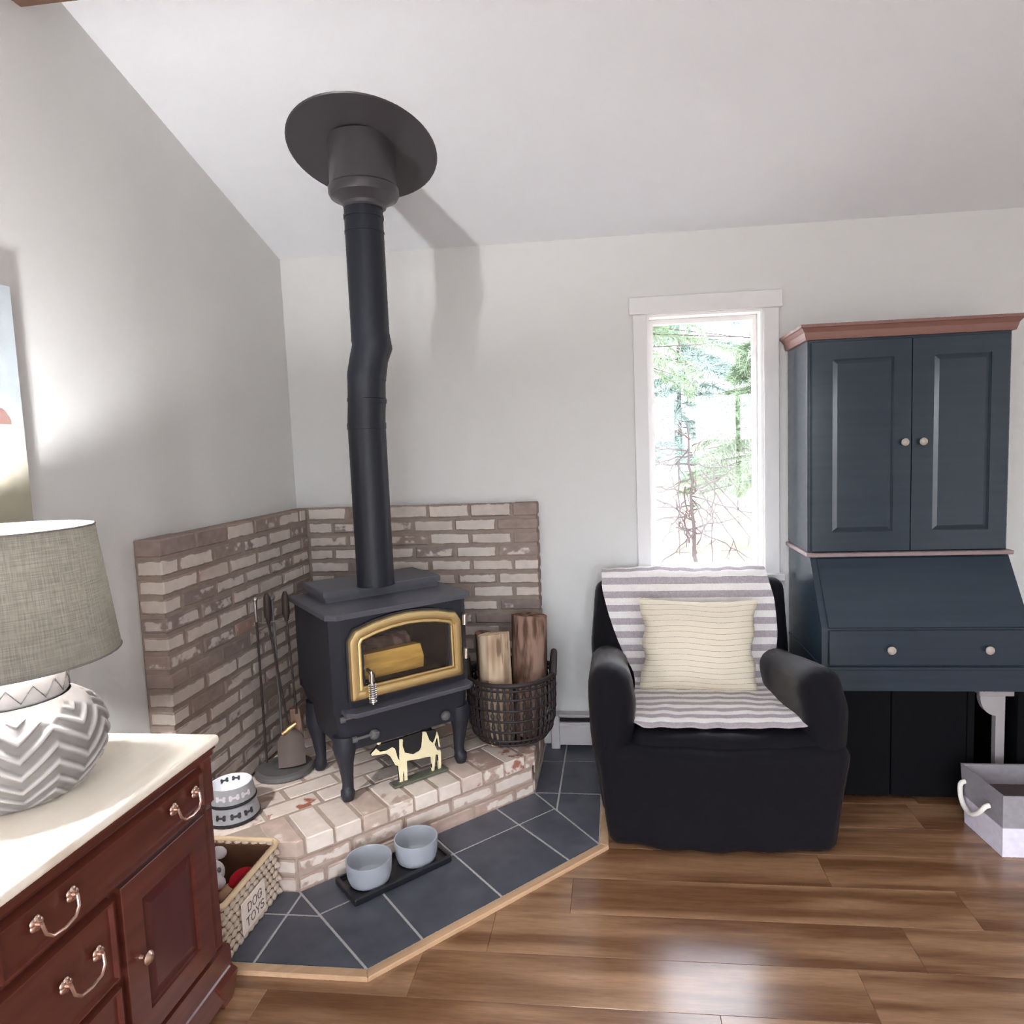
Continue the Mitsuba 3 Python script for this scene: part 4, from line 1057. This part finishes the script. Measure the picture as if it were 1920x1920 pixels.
part(ac, 'backrest', soft(hs([(1.625, -0.125, 0.84, 0.062), (2.395, -0.125, 0.84, 0.062), (2.0, -0.125, 0.868, 0.062), (1.62, -0.17, 0.60, 0.08), (2.385, -0.17, 0.60, 0.08), (1.66, -0.27, 0.38, 0.09), (2.35, -0.27, 0.38, 0.09), (1.64, -0.19, 0.34, 0.09), (2.38, -0.19, 0.34, 0.09)]), 0.024, 0.004, 6.0, 5), 'slipcover', True)

# ------------------------------------------------------------------ striped throw over backrest and seat
path = np.array([(-0.052, 0.80), (-0.050, 0.88), (-0.075, 0.932), (-0.122, 0.946), (-0.170, 0.936), (-0.200, 0.895), (-0.225, 0.80), (-0.252, 0.69), (-0.300, 0.57), (-0.350, 0.50), (-0.385, 0.470), (-0.43, 0.466), (-0.60, 0.468), (-0.74, 0.470), (-0.80, 0.468), (-0.845, 0.456)])
ed = np.array([(1.622, 2.335), (1.618, 2.345), (1.610, 2.355), (1.603, 2.362), (1.600, 2.366), (1.600, 2.374), (1.618, 2.392), (1.65, 2.396), (1.700, 2.376), (1.738, 2.350), (1.742, 2.340), (1.740, 2.335), (1.72, 2.36), (1.700, 2.405), (1.702, 2.44), (1.76, 2.36)])
pl_ = np.r_[0, np.cumsum(np.linalg.norm(np.diff(path, axis=0), axis=1))]
fy, fz2, fx0, fx1 = (PchipInterpolator(pl_, q) for q in (path[:, 0], path[:, 1], ed[:, 0], ed[:, 1]))
NV, NU = 150, 70
top_, UVt = [], []
for j in range(NV + 1):
    s = pl_[-1] * j / NV
    y_, z_ = float(fy(s)), float(fz2(s)); xa, xb = float(fx0(s)), float(fx1(s))
    ty, tz = float(fy(s, 1)), float(fz2(s, 1)); l_ = math.hypot(ty, tz) + 1e-9
    ny_, nz_ = tz / l_, -ty / l_
    if j > 0 and ny_ * 0 + nz_ < -0.2 and s > 0.3: ny_, nz_ = -ny_, -nz_
    for i in range(NU + 1):
        u = i / NU
        x_ = xa + (xb - xa) * u
        wr = meshkit.fbm(np.array([x_ * 7, s * 5, 3.0]), 3, 11) - 0.5
        h_ = 0.008 + 0.020 * wr + 0.003 * math.sin(x_ * 60 + s * 9) * meshkit.noise(np.array([x_ * 3, s * 4, 1.0]))
        sag = 0.0
        top_.append((x_, y_ - abs(ny_) * h_ if s > 0.2 else y_ + (0.006 if s < 0.12 else 0.0), z_ + (abs(nz_) * h_ if s > 0.1 else 0)))
        UVt.append((u * 0.75, s))
top_ = np.array(top_)
def solid_sheet(P, nu, nv, th_):
    F = []
    for j in range(nv):
        for i in range(nu):
            a = j * (nu + 1) + i
            F += [(a, a + 1, a + nu + 2), (a, a + nu + 2, a + nu + 1)]
    F = np.array(F); m = trimesh.Trimesh(P, F, process=False)
    N_ = m.vertex_normals
    Q = P - N_ * th_
    n = len(P)
    side = []
    bnd = [i for i in range(nu + 1)] + [j * (nu + 1) + nu for j in range(1, nv + 1)] + [nv * (nu + 1) + i for i in range(nu - 1, -1, -1)] + [j * (nu + 1) for j in range(nv - 1, 0, -1)]
    for k_ in range(len(bnd)):
        a, b = bnd[k_], bnd[(k_ + 1) % len(bnd)]
        side += [(a, a + n, b + n), (a, b + n, b)]
    return trimesh.Trimesh(np.vstack([P, Q]), np.vstack([F, F[:, ::-1] + n, np.array(side)]), process=False)
tm = solid_sheet(top_, NU, NV, 0.004)
solo('throw_blanket', 'grey and white striped throw over the backrest and seat of the charcoal armchair', 'throw', tm, 'throw_stripe', True, uv=np.vstack([UVt, UVt]))

# ------------------------------------------------------------------ pillow
def pillow(W, H, D, n=44):
    P, UVp = [], []
    for side in (1, -1):
        for j in range(n + 1):
            for i in range(n + 1):
                s, t = i / n * 2 - 1, j / n * 2 - 1
                px = s * (1 - (0.10 + 0.03 * math.sin(t * 9 + s * 2)) * (1 - t * t) * abs(s) ** 3) ; pz_ = t * (1 - 0.075 * (1 - s * s) * abs(t) ** 3)
                h_ = (max(0, 1 - s * s) ** 0.55) * (max(0, 1 - t * t) ** 0.55)
                wr = (meshkit.fbm(np.array([s * 2.2, t * 11 + 2 * abs(s), side * 2.0]), 3, 5) - 0.5) * (0.32 * abs(s) ** 2.5 + 0.10)
                P.append((px * W / 2, -side * D / 2 * (h_ + wr * h_ ** 0.3), pz_ * H / 2)); UVp.append((i / n, j / n + 0.012 * math.sin(s * 5) ))
    F = []
    m_ = (n + 1) ** 2
    for j in range(n):
        for i in range(n):
            a = j * (n + 1) + i
            F += [(a, a + 1, a + n + 2), (a, a + n + 2, a + n + 1)]
            a += m_
            F += [(a, a + n + 2, a + 1), (a, a + n + 1, a + n + 2)]
    return trimesh.Trimesh(np.array(P), np.array(F), process=False), np.array(UVp)
pm, puv = pillow(0.525, 0.415, 0.19)
lean = math.radians(-13)
Mp = frame((2.022, -0.412, 0.654), (math.cos(-0.03), 0, math.sin(-0.03)), (0, math.cos(lean), math.sin(lean)), (0, -math.sin(lean), math.cos(lean)))
Mp[:3, 2] = np.array([math.sin(0.03), -math.sin(lean), math.cos(lean)])
solo('throw_pillow', 'cream pinstriped square pillow resting on the striped throw of the armchair', 'pillow', moved(pm, Mp), 'pillow_cloth', True, uv=puv)

# ------------------------------------------------------------------ secretary desk with hutch
dk = thing('secretary_desk', 'navy painted secretary desk with cupboard hutch and brown crown beside the window', 'desk')
HX0, HX1 = 2.507, 3.322
part(dk, 'hutch', box(HX0, HX1, -0.350, -0.012, 1.052, 1.972, 0.003), 'navy_paint')
crown_p = [(0.0, 0.0), (0.010, 0.0), (0.014, 0.012), (0.018, 0.030), (0.030, 0.046), (0.036, 0.050), (0.036, 0.062), (0.0, 0.062)]
def crown(x0, x1, y0, z0):
    rings = []
    for o, h in crown_p[1:-1]:
        rings.append([(x0 - o, -0.004, z0 + h), (x0 - o, y0 - o, z0 + h), (x1 + o, y0 - o, z0 + h), (x1 + o, -0.004, z0 + h)])
    V = np.array(rings).reshape(-1, 3); F = []
    for j in range(len(rings) - 1):
        for i in range(4):
            a, b = j * 4 + i, j * 4 + (i + 1) % 4
            F += [(a, b, b + 4), (a, b + 4, a + 4)]
    L = (len(rings) - 1) * 4
    F += [(0, 2, 1), (0, 3, 2), (L, L + 1, L + 2), (L, L + 2, L + 3)]
    return trimesh.Trimesh(V, np.array(F), process=False)
part(dk, 'crown', crown(HX0, HX1, -0.352, 1.968), 'crown_wood', label='brown wood crown moulding')
mx = (HX0 + HX1) / 2 + 0.012
def hdoor(x0, x1, kx):
    y0 = -0.368
    k = part(dk, 'door', tri(mani(box(x0, x1, y0, -0.351, 1.058, 1.956, 0.002)) - mani(box(x0 + 0.085, x1 - 0.072, -0.5, y0 + 0.008, 1.142, 1.882))), 'navy_paint')
    part(k, 'panel', hull([(a, y0 + 0.008, b) for a in (x0 + 0.088, x1 - 0.075) for b in (1.145, 1.879)] + [(a, y0 + 0.003, b) for a in (x0 + 0.106, x1 - 0.093) for b in (1.163, 1.861)]), 'navy_paint')
    part(k, 'knob', lathe([(0, 0), (0.006, 0), (0.006, 0.010), (0.015, 0.016), (0.016, 0.023), (0.009, 0.030), (0, 0.031)], 18).apply_transform(frame((kx, y0, 1.522), (1, 0, 0), (0, 0, 1), (0, -1, 0))), 'knob', 40, label='small grey knob')
hdoor(HX0 + 0.012, mx - 0.0015, 2.893)
hdoor(mx + 0.0015, HX1 - 0.012, 2.966)
part(dk, 'ledge', box(HX0 - 0.012, HX1 + 0.012, -0.385, -0.010, 1.036, 1.053, 0.003), 'ledge_wood', label='brown grey wood ledge')
part(dk, 'case', sweep_profile_x([(-0.012, 0.50), (-0.012, 1.036), (-0.37, 1.036), (-0.545, 0.765), (-0.545, 0.50)][::-1], HX0 + 0.004, HX1 - 0.004), 'navy_paint')
lidm = sweep_profile_x([(-0.372, 1.034), (-0.383, 1.028), (-0.557, 0.772), (-0.546, 0.766)], HX0 + 0.03, HX1 - 0.03)
part(dk, 'slant_lid', lidm, 'navy_paint')
k = part(dk, 'drawer', box(HX0 + 0.03, HX1 - 0.03, -0.557, -0.544, 0.612, 0.758, 0.003), 'navy_paint')
for x in (2.776, 3.150):
    part(k, 'knob', lathe([(0, 0), (0.006, 0), (0.006, 0.010), (0.016, 0.016), (0.017, 0.023), (0.009, 0.030), (0, 0.031)], 18).apply_transform(frame((x, -0.557, 0.681), (1, 0, 0), (0, 0, 1), (0, -1, 0))), 'knob', 40, label='small pale knob')
part(dk, 'drawer_rail', box(HX0 + 0.0, HX1, -0.562, -0.02, 0.594, 0.606, 0.002), 'navy_paint')
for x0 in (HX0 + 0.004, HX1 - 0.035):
    part(dk, 'side_panel', box(x0, x0 + 0.031, -0.53, -0.015, 0.0008, 0.50, 0.002), 'navy_shade')
part(dk, 'back_panel', box(HX0 + 0.035, HX1 - 0.035, -0.03, -0.015, 0.02, 0.50), 'navy_shade')
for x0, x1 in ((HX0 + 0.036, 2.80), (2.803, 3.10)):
    part(dk, 'shade_front', box(x0, x1, -0.512, -0.495, 0.03, 0.498, 0.003), 'navy_shade')  # near black sheet standing in for the dark void under the desk
part(dk, 'divider', box(3.102, 3.13, -0.512, -0.035, 0.0008, 0.499, 0.002), 'navy_shade')

# pale grey low table under the desk's right end
gt = thing('low_table', 'pale grey low table with curved bracket leg under the right end of the desk', 'table')
part(gt, 'top', box(3.155, 3.62, -0.50, -0.12, 0.462, 0.492, 0.004), 'grey_table')
br_ = [(3.158, 0.462)] + [(3.225 - 0.067 * math.cos(a) , 0.395 + 0.067 * math.sin(a)) for a in np.linspace(PI / 2, 0, 10)][::1]
brk = sg.Polygon([(3.16, 0.463)] + [(3.158 + 0.062 * (1 - math.cos(a)) , 0.463 - 0.085 * math.sin(a)) for a in np.linspace(0.1, PI / 2, 10)] + [(3.223, 0.0), (3.256, 0.0), (3.256, 0.463)])
def bracket(yb, ye): 
    return front_ext(brk, yb, ye)
mB_ = bracket(-0.495, -0.465); mB_.apply_translation([0, 0, 0.0008])
part(gt, 'leg', mB_, 'grey_table')
mB2 = bracket(-0.16, -0.13); mB2.apply_translation([0, 0, 0.0008])
part(gt, 'leg', mB2, 'grey_table')
for yb in (-0.495, -0.16):
    part(gt, 'leg', box(3.58, 3.612, yb, yb + 0.03, 0.0008, 0.463, 0.003), 'grey_table')

# ------------------------------------------------------------------ fabric bin
bn = thing('storage_bin', 'two tone grey fabric bin with white rope handle on the floor before the desk', 'bin')
q0 = [(3.035, -0.60), (3.46, -0.60), (3.46, -0.872), (3.05, -0.872)]
def bin_shell(inset, z0, z1, tap):
    lo_ = [(3.03 + inset + tap, -0.655 - inset), (3.45 - inset - tap, -0.655 - inset), (3.45 - inset - tap, -0.885 + inset), (3.05 + inset, -0.885 + inset)]
    hi_ = [(3.036 + inset, -0.600 - inset), (3.47 - inset, -0.600 - inset), (3.47 - inset, -0.862 + inset), (3.060 + inset, -0.862 + inset)]
    return hull([(x, y_, z0) for x, y_ in lo_] + [(x, y_, z1) for x, y_ in hi_])
outb = mani(bin_shell(0, 0.001, 0.222, 0)) - mani(bin_shell(0.006, 0.012, 0.24, 0))
part(bn, 'body', tri(outb), 'bin_fabric')
part(bn, 'contents', bin_shell(0.008, 0.013, 0.15, 0), 'bin_inside', label='dark fabric inside')
rh = np.array([(3.036, -0.640, 0.165), (3.018, -0.642, 0.155), (3.012, -0.655, 0.115), (3.012, -0.682, 0.085), (3.014, -0.72, 0.078), (3.018, -0.765, 0.10), (3.024, -0.80, 0.14), (3.044, -0.805, 0.155)])
tt = np.linspace(0, 1, 40); sx = np.linspace(0, 1, len(rh))
rp2 = np.stack([PchipInterpolator(sx, rh[:, i])(tt) for i in range(3)], 1)
part(bn, 'rope_handle', tube(rp2, 0.0095, 8), 'rope', 50, label='white rope handle')

# ------------------------------------------------------------------ outdoors
gx, gy = np.meshgrid(np.linspace(-60, 60, 81), np.r_[np.linspace(0.16, 12, 50), np.linspace(13, 120, 50)])
gz = -0.45 + 0.02 * gy + 1.55 * (1 - np.exp(-np.maximum(gy - 4, 0) / 14)) + 0.25 * (meshkit.fbm(np.stack([gx * 0.15, gy * 0.2, gx * 0], -1), 4) - 0.5)
def ground_z(x, y_):
    return float(-0.45 + 0.02 * y_ + 1.55 * (1 - np.exp(-max(y_ - 4, 0) / 14)) + 0.25 * (meshkit.fbm(np.array([x * 0.15, y_ * 0.2, 0.0]), 4) - 0.5))
nx_, ny2 = gx.shape[1], gx.shape[0]
F = [(j * nx_ + i, j * nx_ + i + 1, (j + 1) * nx_ + i + 1) for j in range(ny2 - 1) for i in range(nx_ - 1)] + [(j * nx_ + i, (j + 1) * nx_ + i + 1, (j + 1) * nx_ + i) for j in range(ny2 - 1) for i in range(nx_ - 1)]
solo('yard', 'pale snowy yard with dry grass rising behind the window', 'ground', trimesh.Trimesh(np.stack([gx, gy, gz], -1).reshape(-1, 3), np.array(F), process=False), 'outdoor_ground', True, kind='structure')
labels['yard'].pop('category')
# bare sapling
bt = thing('bare_sapling', 'bare leafless young tree with crossing twigs outside the window', 'tree')
yt = 4.6
xt = 2.56
def wob(p0, p1, n, amp, seed):
    g = np.random.default_rng(seed)
    P = [np.array(p0) + (np.array(p1) - np.array(p0)) * i / n for i in range(n + 1)]
    return [q + (0 if i in (0, n) else amp) * (g.random(3) - 0.5) * [1, 0.6, 1] for i, q in enumerate(P)]
part(bt, 'trunk', tube(wob((xt + 0.06, yt, ground_z(xt, yt) - 0.05), (xt - 0.06, yt, 1.78), 12, 0.05, 1), np.linspace(0.030, 0.008, 13), 7), 'twig_bark', 40)
gb = np.random.default_rng(8)
brs = [((0.0, 1.40), (-0.62, 1.30)), ((0.0, 1.42), (-0.58, 1.52)), ((0.0, 1.28), (0.58, 1.22)), ((0.0, 1.28), (-0.55, 1.30)), ((-0.02, 1.58), (-0.36, 1.72)), ((0.02, 0.95), (-0.58, 1.06)), ((0.0, 0.92), (0.66, 0.72)), ((0.02, 0.80), (-0.56, 0.78)), ((0.03, 0.62), (-0.56, 0.98)), ((0.03, 0.55), (0.62, 0.22)), ((0.0, 0.95), (0.46, 1.26)), ((0.04, 0.35), (0.42, 0.92)), ((0.04, 0.25), (-0.2, 0.9)), ((0.0, 1.5), (0.26, 1.66)), ((0.03, 0.5), (-0.4, 0.2)), ((0.1, 1.22), (0.72, 0.5)), ((-0.15, 1.35), (-0.2, 0.3)), ((0.24, 1.2), (0.2, 0.1))] + [((gb.uniform(-.1, .1), gb.uniform(0.3, 1.5)), (gb.uniform(-.75, .75), gb.uniform(0.1, 1.5))) for _ in range(16)]
for i, (a, b) in enumerate(brs):
    dy = gb.uniform(-0.5, 0.5)
    P = wob((xt + a[0], yt, a[1]), (xt + b[0], yt + dy, b[1]), 8, 0.035, 20 + i)
    ms = [tube(P, np.linspace(0.010, 0.005, 9), 5)]
    for q in (3, 5, 6):
        e = P[q] + np.array([gb.uniform(-.25, .25), gb.uniform(-.1, .1), gb.uniform(-.3, .3)])
        ms.append(tube(wob(P[q], e, 4, 0.015, 60 + i * 5 + q), np.linspace(0.005, 0.0025, 5), 4))
    part(bt, 'branch', cat(*ms), 'twig_bark', 40)
# evergreens
def spray(P0, P1, n, ln, seed, droop=0.0):
    """a bough: a twig with many thin needle blades along it"""
    g = np.random.default_rng(seed)
    P0, P1 = np.array(P0, float), np.array(P1, float)
    t = g.random(n)
    base = P0 + (P1 - P0) * t[:, None] + np.array([0, 0, -1]) * (droop * t ** 2)[:, None]
    side = g.normal(size=(n, 3)); d = side / np.linalg.norm(side, axis=1, keepdims=True)
    ax = (P1 - P0) / np.linalg.norm(P1 - P0)
    d = d * 0.9 + ax * 0.5 + np.array([0, 0, -0.35]); d /= np.linalg.norm(d, axis=1, keepdims=True)
    L = ln * g.uniform(0.6, 1.2, n)
    w_ = np.cross(d, g.normal(size=(n, 3))); w_ /= np.linalg.norm(w_, axis=1, keepdims=True)
    wd = 0.09 * L
    V = np.stack([base - w_ * wd[:, None] * 0.5, base + w_ * wd[:, None] * 0.5, base + d * L[:, None]], 1).reshape(-1, 3)
    return trimesh.Trimesh(V, np.arange(3 * n).reshape(-1, 3), process=False)
def conifer(label, x, y_, h, rad, seed, mt, nb=70, needles=260, ln=0.16, low=0.12, tr=0.03):
    k = thing('evergreen_tree', label, 'tree', None)
    g = np.random.default_rng(seed)
    z0 = ground_z(x, y_)
    part(k, 'trunk', tube([(x, y_, z0 - 0.1), (x, y_, z0 + h)], [tr * h / 4, 0.01], 8), 'twig_bark', 40)
    ms, tw = [], []
    for i in range(nb):
        f = (i + 0.5) / nb
        z = z0 + h * (low + (0.98 - low) * f)
        a = g.uniform(0, 2 * PI); r = rad * (1.05 - f) * g.uniform(0.7, 1.1)
        e = (x + r * math.cos(a), y_ + r * math.sin(a), z - 0.12 * r)
        tw.append(tube([(x, y_, z), e], [0.012, 0.004], 4))
        ms.append(spray((x + 0.1 * r * math.cos(a), y_ + 0.1 * r * math.sin(a), z), e, needles, ln, seed * 1000 + i, 0.15 * r))
    part(k, 'boughs', cat(*ms), mt, kind='stuff')
    part(k, 'twigs', cat(*tw), 'twig_bark', kind='stuff')
conifer('tall evergreen whose boughs hang across the top of the window', 1.55, 6.2, 6.8, 2.6, 1, 'needle', 150, 330, 0.2, 0.42)
conifer('shorter evergreen at the right outside the window behind the bare twigs', 3.7, 6.6, 3.2, 1.25, 2, 'needle', 100, 280, 0.17, 0.3)
conifer('distant evergreen tinted blue green for haze, seen high in the window', 3.3, 14.0, 8.5, 2.8, 3, 'needle_haze', 110, 260, 0.36, 0.04)
gg = np.random.default_rng(4)
ms = []
for i in range(700):
    x, y_ = gg.uniform(1.2, 4.2), gg.uniform(2.5, 9)
    z = ground_z(x, y_)
    h = gg.uniform(0.15, 0.5); a = gg.uniform(0, PI)
    d = np.array([math.cos(a), math.sin(a), 0]) * 0.006
    tip = np.array([x, y_, z + h]) + gg.normal(size=3) * 0.06
    ms.append(np.array([np.array([x, y_, z - 0.02]) - d, np.array([x, y_, z - 0.02]) + d, tip]))
solo('dry_grass', 'dry tan grass standing in the yard outside the window', 'grass', trimesh.Trimesh(np.concatenate(ms), np.arange(3 * len(ms)).reshape(-1, 3), process=False), 'dry_grass', kind='stuff')
